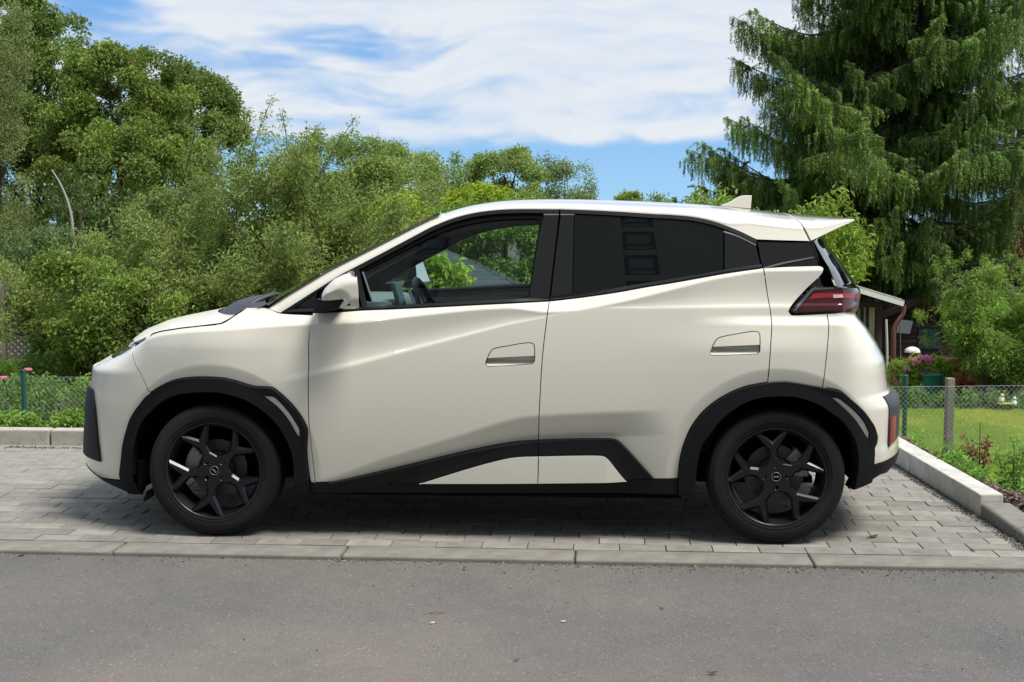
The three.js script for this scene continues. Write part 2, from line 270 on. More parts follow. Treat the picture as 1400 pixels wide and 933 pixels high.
function bodyW(x, y, glass) {                                                   // half width of the body at a place of its side
  const zt = (q) => 0.772 - 0.31 * (q - 1.05) - 0.13 * (q - 1.05) ** 2 - 0.030 * (x - 0.15) ** 2;
  if (glass === 'glass') return zt(y);
  const b = yb(x), s = Math.min(ys(x), b - 0.012), yy = Math.min(y, b);
  let z = 0.838 - 0.2 * (yy - 0.68) ** 2;
  for (const a of AX) z += 0.020 * Math.exp(-(((x - a) / 0.36) ** 2)) * (1 - sstep(0.85, 1.0, yy));
  z -= 0.10 * sstep(-1.1, -1.75, x) ** 1.2;
  const roll = Math.max(0, yy - s); z -= 0.92 * (roll - 0.006 * (1 - Math.exp(-roll / 0.006)));
  const c = creaseY(x), span = s - c;                                    // scooped flank of the front door
  if (yy > c && span > 0.005) { const t = clamp((yy - c) / span, 0, 1); z -= 0.075 * span * Math.sin(Math.PI * Math.pow(t, 0.72)) * sstep(-0.02, 0.15, t) * sstep(X(372), X(440), x); }
  const S = sstep(X(935), X(1058), x); z -= S * 0.024 * sstep(haunchY + 0.002, haunchY + 0.05, yy);
  const tk = tuckY(x) - yy;                                              // tucked-in flank above the sill
  if (tk > -0.012) { const h = tk < 0.012 ? (tk + 0.012) ** 2 / 0.048 : tk, fade = 1 - sstep(X(835), X(925), x); z -= 0.36 * Math.min(h, 0.11) * fade; }
  for (const a of AX) { const r = Math.hypot(x - a, yy - HUB_Y); if (r < 0.487) { const q = 0.487 - r; z -= 0.21 * Math.min(q - 0.005 * (1 - Math.exp(-q / 0.005)), 0.06); } }
  if (y < 0.24) z -= 0.9 * (0.24 - y) ** 1.6;
  if (y > b) { z = zt(y) + (z - zt(b)) * Math.exp(-(y - b) / 0.035); }
  return z;
}
// rounded ends: the plan outline turns the corner as a superellipse towards the centre line
const XF = -1.55, XR = 1.5, KE = 1.0, NE = 2.5;
const frontProfile = soft1((() => { const f = [[503, 124], [514, 123.6], [530, 122], [546, 118.5], [562, 117], [580, 116.6], [600, 115], [633, 113.2], [640, 114], [647, 118], [659, 130], [667, 145], [673, 161]].map(([py, px]) => { const p = pl(px, py, 0.55); return [p[1], XF - (XF - p[0]) / 0.835 - 0.018]; }).sort((a, b) => a[0] - b[0]); return (y) => { if (y <= f[0][0]) return f[0][1]; for (let i = 1; i < f.length; i++) if (y <= f[i][0]) return lerp(f[i - 1][1], f[i][1], (y - f[i - 1][0]) / (f[i][0] - f[i - 1][0])); const e = f[f.length - 1]; return e[1] + (y - e[0]) * 2.2; }; })(), 0.008);
const rearProfile = soft1((() => { const f = [[380, 1169], [391, 1171.5], [396, 1175.5], [415, 1172.5], [424, 1168.5], [430, 1169.5], [446.5, 1184], [467.5, 1197.5], [488.5, 1208], [500, 1210], [514, 1211], [530, 1213.5], [538, 1222], [545, 1227], [549, 1228], [595, 1226.5], [604, 1228.5], [616, 1228.3], [628.5, 1225], [643.5, 1210], [657, 1189], [669, 1166]].map(([py, px]) => { const p = pl(px, py, 0.45); return [p[1], XR + (p[0] - XR) / 0.9]; }).sort((a, b) => a[0] - b[0]); return (y) => { if (y <= f[0][0]) return f[0][1]; for (let i = 1; i < f.length; i++) if (y <= f[i][0]) return lerp(f[i - 1][1], f[i][1], (y - f[i - 1][0]) / (f[i][0] - f[i - 1][0])); return f[f.length - 1][1]; }; })(), 0.006);
const lenF = (y) => Math.max(0.02, XF - frontProfile(y)), lenR = (y) => Math.max(0.02, rearProfile(y) - XR);
function P(u, y, flat) {
  let x = u, e = 1;
  if (!flat && u < XF) { const a = Math.min(1, (XF - u) / KE) * Math.PI / 2; x = XF - lenF(y) * Math.pow(Math.sin(a), 2 / NE); e = Math.pow(Math.max(0, Math.cos(a)), 2 / NE); }
  else if (!flat && u > XR) { const a = Math.min(1, (u - XR) / KE) * Math.PI / 2; x = XR + lenR(y) * Math.pow(Math.sin(a), 2 / NE); e = Math.pow(Math.max(0, Math.cos(a)), 2 / NE); }
  return new THREE.Vector3(x, y, bodyW(x, y, flat) * e);
}
const NRM = new THREE.Vector3(), va = new THREE.Vector3(), vb = new THREE.Vector3();
function N(u, y, flat) { const h = 0.0025; va.copy(P(u + h, y, flat)).sub(P(u - h, y, flat)); vb.copy(P(u, y + h, flat)).sub(P(u, y - h, flat)); const n = va.clone().cross(vb).normalize(); if (!(n.length() > 0.5)) n.set(u < 0 ? -1 : 1, 0, 0); return n; }
// where a sight line meets the side of the car, as (u, y)
function trace(px, py, flat) {
  const d = toCar(sight(px, py), true); let best = null, gap = 1e9;
  for (let z = 1.0; z > 0.02; z -= 0.004) {
    const t = (z - carEye[2]) / d[2], x = carEye[0] + d[0] * t, y = carEye[1] + d[1] * t; let u = x, e = 1;
    if (!flat && x < XF) { const q = (XF - x) / lenF(y); if (q >= 1) continue; e = Math.pow(1 - Math.pow(q, NE), 1 / NE); u = XF - KE * Math.asin(Math.pow(q, NE / 2)) / (Math.PI / 2); }
    else if (!flat && x > XR) { const q = (x - XR) / lenR(y); if (q >= 1) continue; e = Math.pow(1 - Math.pow(q, NE), 1 / NE); u = XR + KE * Math.asin(Math.pow(q, NE / 2)) / (Math.PI / 2); }
    const g = z - bodyW(x, y, flat) * e;
    if (g < gap) { gap = g; best = [u, y]; }
    if (g <= 0) break;
  }
  return best ?? [pl(px, py, 0.5)[0], pl(px, py, 0.5)[1]];
}
const T = (pts, flat) => pts.map(([a, b]) => trace(a, b, flat));
function smooth(pts, step = 0.012, closed = true) {                      // Catmull-Rom through the points, sharp where the outline turns sharply
  const n = pts.length, out = [], corner = pts.map((p, i) => { if (!closed && (i === 0 || i === n - 1)) return true; const a = pts[(i + n - 1) % n], b = pts[(i + 1) % n]; let t = Math.abs(Math.atan2(b[1] - p[1], b[0] - p[0]) - Math.atan2(p[1] - a[1], p[0] - a[0])); if (t > Math.PI) t = 2 * Math.PI - t; return t > 0.62; });
  for (let i = 0; i < (closed ? n : n - 1); i++) {
    const p1 = pts[i], p2 = pts[(i + 1) % n], p0 = corner[i] ? [2 * p1[0] - p2[0], 2 * p1[1] - p2[1]] : pts[(i + n - 1) % n], p3 = corner[(i + 1) % n] ? [2 * p2[0] - p1[0], 2 * p2[1] - p1[1]] : pts[(i + 2) % n];
    const len = Math.hypot(p2[0] - p1[0], p2[1] - p1[1]), m = Math.max(1, Math.ceil(len / step)), d1 = Math.max(1e-4, Math.hypot(p1[0] - p0[0], p1[1] - p0[1])), d3 = Math.max(1e-4, Math.hypot(p3[0] - p2[0], p3[1] - p2[1]));
    for (let k = 0; k < m; k++) { const t = k / m, t2 = t * t, t3 = t2 * t; out.push([0, 1].map((c) => { const m1 = (p2[c] - p0[c]) * len / (len + d1), m2 = (p3[c] - p1[c]) * len / (len + d3); return (2 * t3 - 3 * t2 + 1) * p1[c] + (t3 - 2 * t2 + t) * m1 + (-2 * t3 + 3 * t2) * p2[c] + (t3 - t2) * m2; })); }
  }
  if (!closed) out.push(pts[n - 1]);
  return out;
}
const area2 = (p) => p.reduce((s, a, i) => { const b = p[(i + 1) % p.length]; return s + a[0] * b[1] - b[0] * a[1]; }, 0) / 2;
function shrink(p, d) { const n = p.length; return p.map((q, i) => { const a = p[(i + n - 1) % n], b = p[(i + 1) % n]; let nx = 0, ny = 0; for (const [s, e] of [[a, q], [q, b]]) { const l = Math.hypot(e[0] - s[0], e[1] - s[1]) || 1; nx += -(e[1] - s[1]) / l; ny += (e[0] - s[0]) / l; } const l = Math.hypot(nx, ny); if (l < 0.2) return q; return [q[0] + nx / l * d, q[1] + ny / l * d]; }); }
function clipTo(p, c, v, keepAbove) { const out = []; for (let i = 0; i < p.length; i++) { const a = p[i], b = p[(i + 1) % p.length], ia = keepAbove ? a[c] >= v : a[c] <= v, ib = keepAbove ? b[c] >= v : b[c] <= v; if (ia) out.push(a); if (ia !== ib) { const t = (v - a[c]) / (b[c] - a[c]); out.push(c ? [a[0] + (b[0] - a[0]) * t, v] : [v, a[1] + (b[1] - a[1]) * t]); } } return out; }
// a panel of the body: the outline cut from the side surface, with a turned-in edge; both = also its mirror image on the far side
function panel(outline, { off = 0, depth = 0.012, cell = 0.0065, flat = false, gap = 0.0020, holes = [], both = false, plain = false } = {}) {
  let p = outline.slice(); if (area2(p) < 0) p.reverse(); p = shrink(p, gap);
  const rims = [p];
  for (let h of holes) { h = h.slice(); if (area2(h) > 0) h.reverse(); h = shrink(h, gap); rims.push(h); let bi = 0, bj = 0, bd = 1e9; p.forEach((a, i) => h.forEach((b, j) => { const d = Math.hypot(a[0] - b[0], a[1] - b[1]); if (d < bd) { bd = d; bi = i; bj = j; } })); p = [...p.slice(0, bi + 1), ...h.slice(bj), ...h.slice(0, bj + 1), ...p.slice(bi)]; }
  const bent = typeof off === 'function' && !plain, offAt = typeof off === 'function' ? off : () => off, pos = [], nor = [], uv = [], cache = new Map();
  const vert = (q) => { const key = q[0].toFixed(5) + ',' + q[1].toFixed(5); let r = cache.get(key); if (!r) { let n = N(q[0], q[1], flat); const v = P(q[0], q[1], flat).addScaledVector(n, offAt(q[0], q[1])); if (bent) { const h = 0.002, Q = (a, b) => P(a, b, flat).addScaledVector(N(a, b, flat), offAt(a, b)); n = Q(q[0] + h, q[1]).sub(Q(q[0] - h, q[1])).cross(Q(q[0], q[1] + h).sub(Q(q[0], q[1] - h))).normalize(); } r = [v, n]; cache.set(key, r); } return r; };
  const put = (q) => { const [v, n] = vert(q); pos.push(v.x, v.y, v.z); nor.push(n.x, n.y, n.z); uv.push(q[0], q[1]); };
  const xs = p.map((q) => q[0]), u0 = Math.min(...xs), u1 = Math.max(...xs);
  for (let a = Math.floor(u0 / cell) * cell; a < u1; a += cell) {
    let s = clipTo(clipTo(p, 0, a, true), 0, a + cell, false); if (s.length < 3) continue;
    const yy = s.map((q) => q[1]), y0 = Math.min(...yy), y1 = Math.max(...yy);
    for (let b = Math.floor(y0 / cell) * cell; b < y1; b += cell) {
      const c = clipTo(clipTo(s, 1, b, true), 1, b + cell, false); if (c.length < 3) continue;
      const ar = area2(c); if (ar < 1e-8) continue;
      if (ar > cell * cell * 0.99999) { const q = [[a, b], [a + cell, b], [a + cell, b + cell], [a, b + cell]]; for (const k of [0, 1, 2, 0, 2, 3]) put(q[k]); continue; }
      const v2 = c.map((q) => new THREE.Vector2(q[0], q[1]));
      for (const f of THREE.ShapeUtils.triangulateShape(v2, [])) { const t = f.map((k) => c[k]); if (t.some((q) => !q)) continue; if (area2(t) < 0) t.reverse(); t.forEach(put); }
    }
  }
  if (depth > 0) for (const r of rims) for (let i = 0; i < r.length; i++) {
    const a = r[i], b = r[(i + 1) % r.length], [va1, na] = vert(a), [vb1, nb] = vert(b), c = va1.clone().addScaledVector(na, -depth), d = vb1.clone().addScaledVector(nb, -depth), e = vb1.clone().sub(va1).normalize(), w = e.cross(na).normalize(); if (!(w.length() > 0.5)) continue;
    for (const q of [va1, c, vb1, vb1, c, d]) { pos.push(q.x, q.y, q.z); nor.push(w.x, w.y, w.z); uv.push(a[0], a[1]); }
  }
  return wrap3(pos, nor, uv, both);
}
function wrap3(pos, nor, uv, both) {
  if (both) { const n = pos.length / 3; for (let i = 0; i < n; i += 3) for (const k of [0, 2, 1]) { const j = i + k; pos.push(pos[3 * j], pos[3 * j + 1], -pos[3 * j + 2]); nor.push(nor[3 * j], nor[3 * j + 1], -nor[3 * j + 2]); uv.push(uv[2 * j], uv[2 * j + 1]); } }
  const g = new THREE.BufferGeometry(); g.setAttribute('position', new THREE.Float32BufferAttribute(pos, 3)); g.setAttribute('normal', new THREE.Float32BufferAttribute(nor, 3)); g.setAttribute('uv', new THREE.Float32BufferAttribute(uv, 2)); return g;
}
const mirrored = (g) => { const k = g.index ? g.toNonIndexed() : g, p = k.attributes.position.array, n = k.attributes.normal.array, q = k.attributes.uv ? k.attributes.uv.array : new Float32Array(p.length / 3 * 2), pos = [], nor = [], uv = []; for (let i = 0; i < p.length / 3; i += 3) for (const c of [0, 2, 1]) { const j = i + c; pos.push(p[3 * j], p[3 * j + 1], -p[3 * j + 2]); nor.push(n[3 * j], n[3 * j + 1], -n[3 * j + 2]); uv.push(q[2 * j], q[2 * j + 1]); } return wrap3(pos, nor, uv, false); };
// a sheet over a grid of points: rows of equally many points
function sheet(rows, both) {
  const m = rows[0].length, pos = [], nor = [], uv = [], pt = (i, j) => rows[clamp(i, 0, rows.length - 1)][clamp(j, 0, m - 1)], nn = (i, j) => { const a = va.copy(pt(i + 1, j)).sub(pt(i - 1, j)), b = vb.copy(pt(i, j + 1)).sub(pt(i, j - 1)), c = a.clone().cross(b).normalize(); if (!(c.length() > 0.5)) c.set(0, 1, 0); return c; };
  const ns = rows.map((r, i) => r.map((_, j) => nn(i, j))), put = (i, j) => { const v = rows[i][j], n = ns[i][j]; pos.push(v.x, v.y, v.z); nor.push(n.x, n.y, n.z); uv.push(v.x, v.z); };
  for (let i = 0; i + 1 < rows.length; i++) for (let j = 0; j + 1 < m; j++) for (const [a, b] of [[0, 0], [1, 0], [1, 1], [0, 0], [1, 1], [0, 1]]) put(i + a, j + b);
  return wrap3(pos, nor, uv, both);
}
const V = (x, y, z) => new THREE.Vector3(x, y, z);
// paints and plastics
const paint = new THREE.MeshPhysicalMaterial({ color: rgb(0.725, 0.705, 0.615), roughness: 0.16, clearcoat: 1, clearcoatRoughness: 0.02, ior: 1.5 });
const dull = (r, g, b, rough, spec) => new THREE.MeshPhysicalMaterial({ color: rgb(r, g, b), roughness: rough, specularIntensity: spec });
const blackTrim = dull(0.0065, 0.0072, 0.0095, 0.6, 0.5), satin = dull(0.006, 0.0065, 0.008, 0.38, 0.7), gloss = new THREE.MeshPhysicalMaterial({ color: rgb(0.006, 0.006, 0.007), roughness: 0.08, clearcoat: 1, clearcoatRoughness: 0.02 }), rubber = std(0.012, 0.012, 0.013, 0.8), shadowBlack = dull(0.004, 0.004, 0.004, 0.95, 0.2);
const grain = tex(256, 256, (i, j) => [0.5 + (hash3(i, j, 3) - 0.5) * 0.7 + (hash3(i >> 1, j >> 1, 9) - 0.5) * 0.4], false, 9);
blackTrim.bumpMap = grain; blackTrim.bumpScale = 0.0005;
const clearGlass = new THREE.MeshPhysicalMaterial({ color: rgb(0.80, 0.90, 0.86), roughness: 0.0, transmission: 1, thickness: 0, ior: 1.5 });
const privacy = new THREE.MeshPhysicalMaterial({ color: rgb(0.004, 0.006, 0.005), roughness: 0.012, ior: 1.52, specularIntensity: 1 });
const red = new THREE.MeshPhysicalMaterial({ color: rgb(0.055, 0.002, 0.004), roughness: 0.06, clearcoat: 1, clearcoatRoughness: 0.02 }), redBright = new THREE.MeshPhysicalMaterial({ color: rgb(0.30, 0.012, 0.022), roughness: 0.12, clearcoat: 1, clearcoatRoughness: 0.02 }), silver = std(0.55, 0.55, 0.56, 0.25, { metalness: 0.9 }), lampGlass = new THREE.MeshPhysicalMaterial({ color: rgb(0.03, 0.034, 0.045), roughness: 0.04, clearcoat: 1 });
const both = true;
function pair(name, geo, mat, label) { if (Array.isArray(geo)) geo = merge(geo); const a = mesh(name, geo, mat, car, label), b = mesh(name, mirrored(geo), mat, car); return [a, b]; }
function child(pair_, name, geo, mat, label) { if (Array.isArray(geo)) geo = merge(geo); mesh(name, geo, mat, pair_[0], label); mesh(name, mirrored(geo), mat, pair_[1]); }

// outlines traced round the visible features, in picture order
const archF = [[187, 656], [185.5, 620], [188.5, 600.5], [196, 579.5], [205, 567], [214, 557.5], [227.5, 547.2], [244, 540.2], [265, 537], [287.5, 536.2], [305, 537.5], [322.5, 542], [342, 549.7], [360, 561.7], [375, 575], [387, 591], [396, 609], [400.5, 626], [402, 649.5], [402, 672]];
const trimF = [[168, 656.5], [167.3, 627.5], [169, 609.5], [173.5, 590], [180, 570], [190, 554.5], [204, 538], [220, 527.5], [235, 520.7], [250, 517], [272.5, 515.3], [300, 516.3], [319.5, 519.7], [334.5, 524.2], [349.5, 528], [372, 529.7], [381, 535.5], [397.5, 550.5], [409.5, 565.5], [417.7, 579.7], [420.6, 588], [420.4, 600], [419.7, 615], [420.7, 630], [423, 649.5], [425, 672]];
const archR = [[950, 676], [951.5, 659], [954.5, 632], [960.5, 606.5], [968, 597], [984, 576], [1005, 558.5], [1027.5, 547], [1050, 542.7], [1075, 542], [1095, 544.7], [1118, 553], [1144, 570], [1159, 586.5], [1168, 606], [1171, 625], [1170, 645], [1163.5, 668]];
const trimR = [[926.7, 676], [926.7, 653.7], [929, 632], [933.7, 611], [943.5, 586.5], [957, 567], [975, 550.5], [997.5, 537], [1020, 528], [1050, 522.3], [1072.5, 521], [1085, 522.2], [1107.5, 526], [1130, 530], [1145, 532.8], [1154, 538], [1175, 556.5], [1187, 571.5], [1193, 582], [1196.8, 595.5], [1195.7, 604.5], [1192.7, 612], [1192, 636], [1188, 657]];
const slitF = [[361.5, 540], [375, 541.5], [381, 546], [396, 562.5], [405, 576], [411, 587], [411, 597], [407, 593], [396, 574], [381, 556], [366, 544.5]];
const slitR = [[1136.5, 542.6], [1145, 543.3], [1160, 554.5], [1174, 568.5], [1180, 577], [1186, 591], [1185, 600], [1178, 588], [1171, 577], [1153, 557.5]];
const lineBF = [[184.5, 474], [182, 490], [190, 508], [197, 522], [204, 536.5], [210, 545]];      // bumper to wing
const lineFD = [[434.5, 397], [432, 416], [427.7, 431], [424.7, 444.5], [422.2, 470], [421.5, 520], [422, 570], [425.2, 607.5], [430, 649.5], [431.5, 661]];
const lineBP = [[765.5, 287], [760, 335], [752.7, 400], [746, 449.5], [741.5, 490], [738.5, 540], [737, 570], [736.5, 600], [736.2, 640], [736, 671]];
const lineRD = [[1034.5, 328], [1036, 340], [1040, 360], [1044, 368], [1049, 400], [1054, 430], [1055.4, 447], [1054, 468], [1052.7, 490], [1049.7, 521.5], [1047, 532]];
const lineRB = [[1130, 422], [1133.3, 445], [1132, 467.5], [1128.5, 502], [1125, 527.5], [1122, 545]];
const beltLow = [[383, 428.3], [427, 427.6], [465, 426.7], [495, 424.4], [532.5, 423], [570, 421.3], [650, 417.2], [695, 415], [751, 412], [770, 409.9], [800, 406.2], [845, 399.6], [884, 392.6], [920, 386.8], [957, 380.3], [995, 373.6], [1043, 366.5]];
const railLow = [[383, 428], [465, 376.5], [487.5, 364.5], [525, 345], [570, 321], [590, 310.5], [620, 298.5], [650, 291], [680, 287.2], [710, 286], [765.5, 286.2], [800, 287.2], [845, 289.5], [890, 292.5], [920, 294], [950, 297], [980, 304], [1010, 315.5], [1034.5, 327.3]];
const beltTop = [[383, 425], [427, 421.5], [465, 421], [495, 419.5], [570, 416], [650, 412], [695, 409.5], [751, 406.7], [800, 400.3], [845, 393.5], [884, 387.5], [920, 382], [957, 376], [995, 369.2], [1041, 362]];
const tailEdge = [[1131, 427.3], [1085, 429], [1081, 426], [1082.5, 422], [1106, 396], [1109, 392.5]];
const mid = (a, b, pts) => pts.filter(([x]) => x > a && x < b);
const fenderTop = [[200, 462.5], [206, 459.5], [220, 453.3], [235, 450.3], [265, 446.8], [295, 444.2], [304, 442.3], [310, 439.3], [320, 432.5], [332.5, 424.3], [337, 420.8], [350, 420.6], [362.5, 421], [373, 424.5], [383, 428.3]];
const S = (pts, flat) => smooth(T(pts, flat));
const chain = (...c) => c.flat();

// front bumper, wrapped round the nose
const noseTopPx = [[127, 502], [140, 497], [156, 489.7], [175, 478.3], [184.5, 472]];
const uNose = -2.549, yAt = (px, py) => pl(px, py, 0.5)[1];
{
  const side = T([...lineBF.slice(0), ...trimF.slice(0, 6).reverse(), [142, 653.7], [130, 649], [119.5, 644], [114.6, 637.5]]);
  const top = T(noseTopPx);
  const out = smooth([[uNose, yAt(124, 503.5)], ...top, ...side.slice(1), [-2.2, yAt(113, 636)], [uNose, yAt(113, 636)]]);
  mesh('front_bumper', panel(out, { both }), paint, car);
  // vertical black corner blade
  const blade = smooth(T([[127.5, 533], [130, 545.5], [132, 562], [133.7, 582.5], [136.7, 611], [139, 631.5], [130, 628.5]]).concat([[-2.20, yAt(126, 622)], [-2.28, yAt(118, 580)], [-2.26, yAt(118, 545)], [-2.16, yAt(124, 531)]]));
  pair('corner_blade', panel(blade, { off: 0.012, depth: 0.02 }), blackTrim);
  mesh('front_valance', panel(smooth(chain(T([[168, 656.6], [185, 656.9], [196, 675.5], [176, 675], [160, 672.5], [145, 667], [132, 660], [120, 649]]), [[-2.3, yAt(118, 650)], [uNose, yAt(118, 650)], [uNose, yAt(113, 637.5)], [-2.2, yAt(113, 637.5)]], T([[119.5, 644.6], [130, 649.6], [142, 654.2]])), 0.02), { off: 0.004, depth: 0.04, both }), blackTrim, car);
}
// wings, doors, rear quarters
const wing = pair('front_wing', panel(S(chain(fenderTop, lineFD.filter((p) => p[1] > 428), [[425.3, 659.5], [424, 655]], trimF.slice(7, 25).reverse(), lineBF.slice(0, 5).reverse()))), paint);
const handleF = [[663.6, 497.5], [667, 488.5], [670.5, 481.5], [675, 477], [692, 473.5], [714.5, 469.6], [726, 469], [730.3, 471.5], [731, 478], [731, 493], [728.5, 497.3], [700, 499.3], [667, 501]];
const handleR = [[971, 483.5], [974, 474.5], [978, 467], [983, 462], [1007.5, 456.6], [1031, 453.1], [1037, 454], [1039, 458], [1039.2, 480], [1035.5, 483.7], [1005, 485], [973.5, 486]];
const hF = S(handleF), hR = S(handleR);
const doorF = pair('front_door', panel(S(chain([[427.7, 428]], mid(430, 748, beltLow), [[751, 412]], lineBP.slice(3), [[736, 655.8], [580, 657.5], [447, 659.3], [431.3, 659.6]], lineFD.slice(4, 9).reverse())), { holes: [hF] }), paint);
const doorR = pair('rear_door', panel(S(chain([[751, 412]], mid(755, 1040, beltLow), [[1043.5, 366.6]], lineRD.slice(4, 10), trimR.slice(2, 10).reverse().map((p) => p), [[926.7, 654.2], [736, 655.8]], lineBP.slice(3, 9).reverse())), { holes: [hR] }), paint);
for (const [dp, out, cutA, cutB] of [[doorF, handleF, [660, 490.6], [735, 487]], [doorR, handleR, [968, 475.2], [1042, 472]]]) {
  const cutY = (x) => lerp(cutA[1], cutB[1], (x - cutA[0]) / (cutB[0] - cutA[0])), up = out.filter((p) => p[1] < cutY(p[0])), dn = out.filter((p) => p[1] >= cutY(p[0]));
  const l = up[0][0] < 900 ? 666.3 : 973.8, r = up[0][0] < 900 ? 731 : 1039.1;
  const flap = S([[l, cutY(l)], ...up, [r, cutY(r)]]), bowl = S(out);
  child(dp, 'door_handle', panel(flap, { off: 0.0015, depth: 0.01, cell: 0.01 }), paint);
  const tp = trace(l, cutY(l))[1], bt = trace(l, out[out.length - 1][1])[1];
  child(dp, 'handle_recess', panel(bowl, { off: (u, y) => -0.002 - 0.028 * Math.pow(sstep(bt + 0.002, tp - 0.004, y), 0.9), depth: 0, cell: 0.005, gap: 0.0004 }), paint);
}
const quarter = pair('rear_quarter', panel(S(chain([[1044, 366.8], [1070, 365], [1112, 363.6], [1122, 363.9], [1126, 366.5], [1125.6, 371.5], [1121, 378], [1102, 396], [1081.8, 419], [1078.5, 425.5], [1081, 430], [1086, 431.2], [1131, 429]], lineRB.slice(1), [[1113, 540], [1085, 534]], lineRD.slice(4).reverse()))), paint);
// rear bumper and tailgate skin, wrapped round the tail
const uTail = 2.499;
{
  const side = T(chain(lineRB.slice(1), trimR.slice(13, 23), [[1192.5, 636.3], [1201, 633.8], [1210, 630.7], [1222, 624]]));
  const out = smooth([...T([[1131.3, 429], [1150, 427], [1164, 424.5]]).reverse(), ...side, [2.2, yAt(1228, 617)], [uTail, yAt(1228, 617)], [uTail, yAt(1168, 425)], [2.2, yAt(1168, 425)]]);
  mesh('rear_bumper', panel(out, { both }), paint, car);
  // dark centre section of the bumper, set into the tail
  const y1 = yAt(1212, 533), y0 = yAt(1212, 608.5), uE = trace(1211.5, 570)[0] + 0.03;
  const dark = mesh('bumper_insert', panel(smooth([[uE, y1 - 0.004], [uE + 0.001, y0 + 0.02], [uE + 0.06, y0 + 0.03], [2.3, y0 + 0.06], [uTail, y0 + 0.06], [uTail, y1], [2.3, y1]], 0.02), { off: 0.006, depth: 0.02, both }), std(0.045, 0.047, 0.052, 0.6), car);
  const refl = panel([[uE + 0.004, yAt(1214, 563)], [uE + 0.09, yAt(1214, 561)], [uE + 0.09, yAt(1214, 595)], [uE + 0.004, yAt(1214, 601)]], { off: 0.012, depth: 0.01 });
  mesh('reflector', refl, redBright, dark); mesh('reflector', mirrored(refl), redBright, dark);
  mesh('rear_valance', panel(smooth(chain(T([[1171, 640], [1192.5, 636.6], [1201, 634.2], [1210, 631.1], [1222, 624.6]]), [[2.2, yAt(1228, 617.5)], [uTail, yAt(1228, 617.5)], [uTail, yAt(1210, 648)], [2.2, yAt(1210, 646)]], T([[1204, 648.5], [1189, 657.5], [1166.5, 669], [1160, 668]])), 0.02), { off: 0.004, depth: 0.04, both }), blackTrim, car);
}
// arch mouldings, sill, door cladding
const amF = S(chain(trimF, archF.slice().reverse())), amR = S(chain(trimR, archR.slice().reverse()));
const mouldF = pair('wheel_arch_trim', panel(amF, { off: 0.020, depth: 0.06, holes: [S(slitF)] }), blackTrim), mouldR = pair('wheel_arch_trim', panel(amR, { off: 0.020, depth: 0.06, holes: [S(slitR)] }), blackTrim);
child(mouldF, 'arch_insert', panel(S(slitF), { off: 0.013, depth: 0 }), paint); child(mouldR, 'arch_insert', panel(S(slitR), { off: 0.013, depth: 0 }), paint);
pair('sill', panel(S([[424, 659.6], [447, 659.8], [736, 656.2], [860, 654.8], [928, 654], [927, 675.5], [736, 674.2], [424, 674]]), { off: 0.004, depth: 0.05 }), blackTrim);
{
  const bandUp = [[448.5, 659.4], [495, 649.2], [555, 635], [630, 617], [665, 609.5], [704, 602.7], [737, 600.2], [785, 598.5], [830, 598.2], [837, 598.6], [844, 600.5], [852.5, 607], [895, 654.2]];
  const insUp = [[574.5, 656.8], [630, 639.8], [665, 629.8], [695, 622.8], [713, 620.7], [737, 620], [785, 619], [819.5, 619], [828.5, 621], [836, 627.8], [859.5, 654.6]];
  const cut = (arr, a, b) => arr.filter(([x]) => x > a && x < b);
  const fill = (u, y) => 0.36 * clamp(tuckY(u) - y, 0, 0.11) * (1 - sstep(X(835), X(925), u));   // the mouldings stand in the tucked-in flank
  const oBand = (u, y) => 0.010 + 0.55 * fill(u, y), oIns = (u, y) => 0.002 + fill(u, y) * 0.85 + 0.20 * Math.max(0, insTop(u) - y);
  const insTop = poly1(insUp, 0.82);
  const fr = S(chain(cut(bandUp, 440, 737), [[736.9, 600.2], [736.1, 655.9], [736, 655.9]], [[580, 657.6]])), rr = S(chain([[737, 600.2]], cut(bandUp, 738, 900), [[736.2, 655.9]]));
  child(doorF, 'door_cladding', panel(fr, { off: oBand, depth: 0.03, plain: true }), blackTrim); child(doorR, 'door_cladding', panel(rr, { off: oBand, depth: 0.03, plain: true }), blackTrim);
  child(doorF, 'cladding_insert', panel(S(chain(cut(insUp, 570, 737), [[736.9, 620], [736.1, 655.4]])), { off: (u, y) => oBand(u, y) + 0.004 + oIns(u, y) * 0.45, depth: 0.012 }), paint);
  child(doorR, 'cladding_insert', panel(S(chain([[737, 620]], cut(insUp, 738, 900), [[736.2, 655.4]])), { off: (u, y) => oBand(u, y) + 0.004 + oIns(u, y) * 0.45, depth: 0.012 }), paint);
}
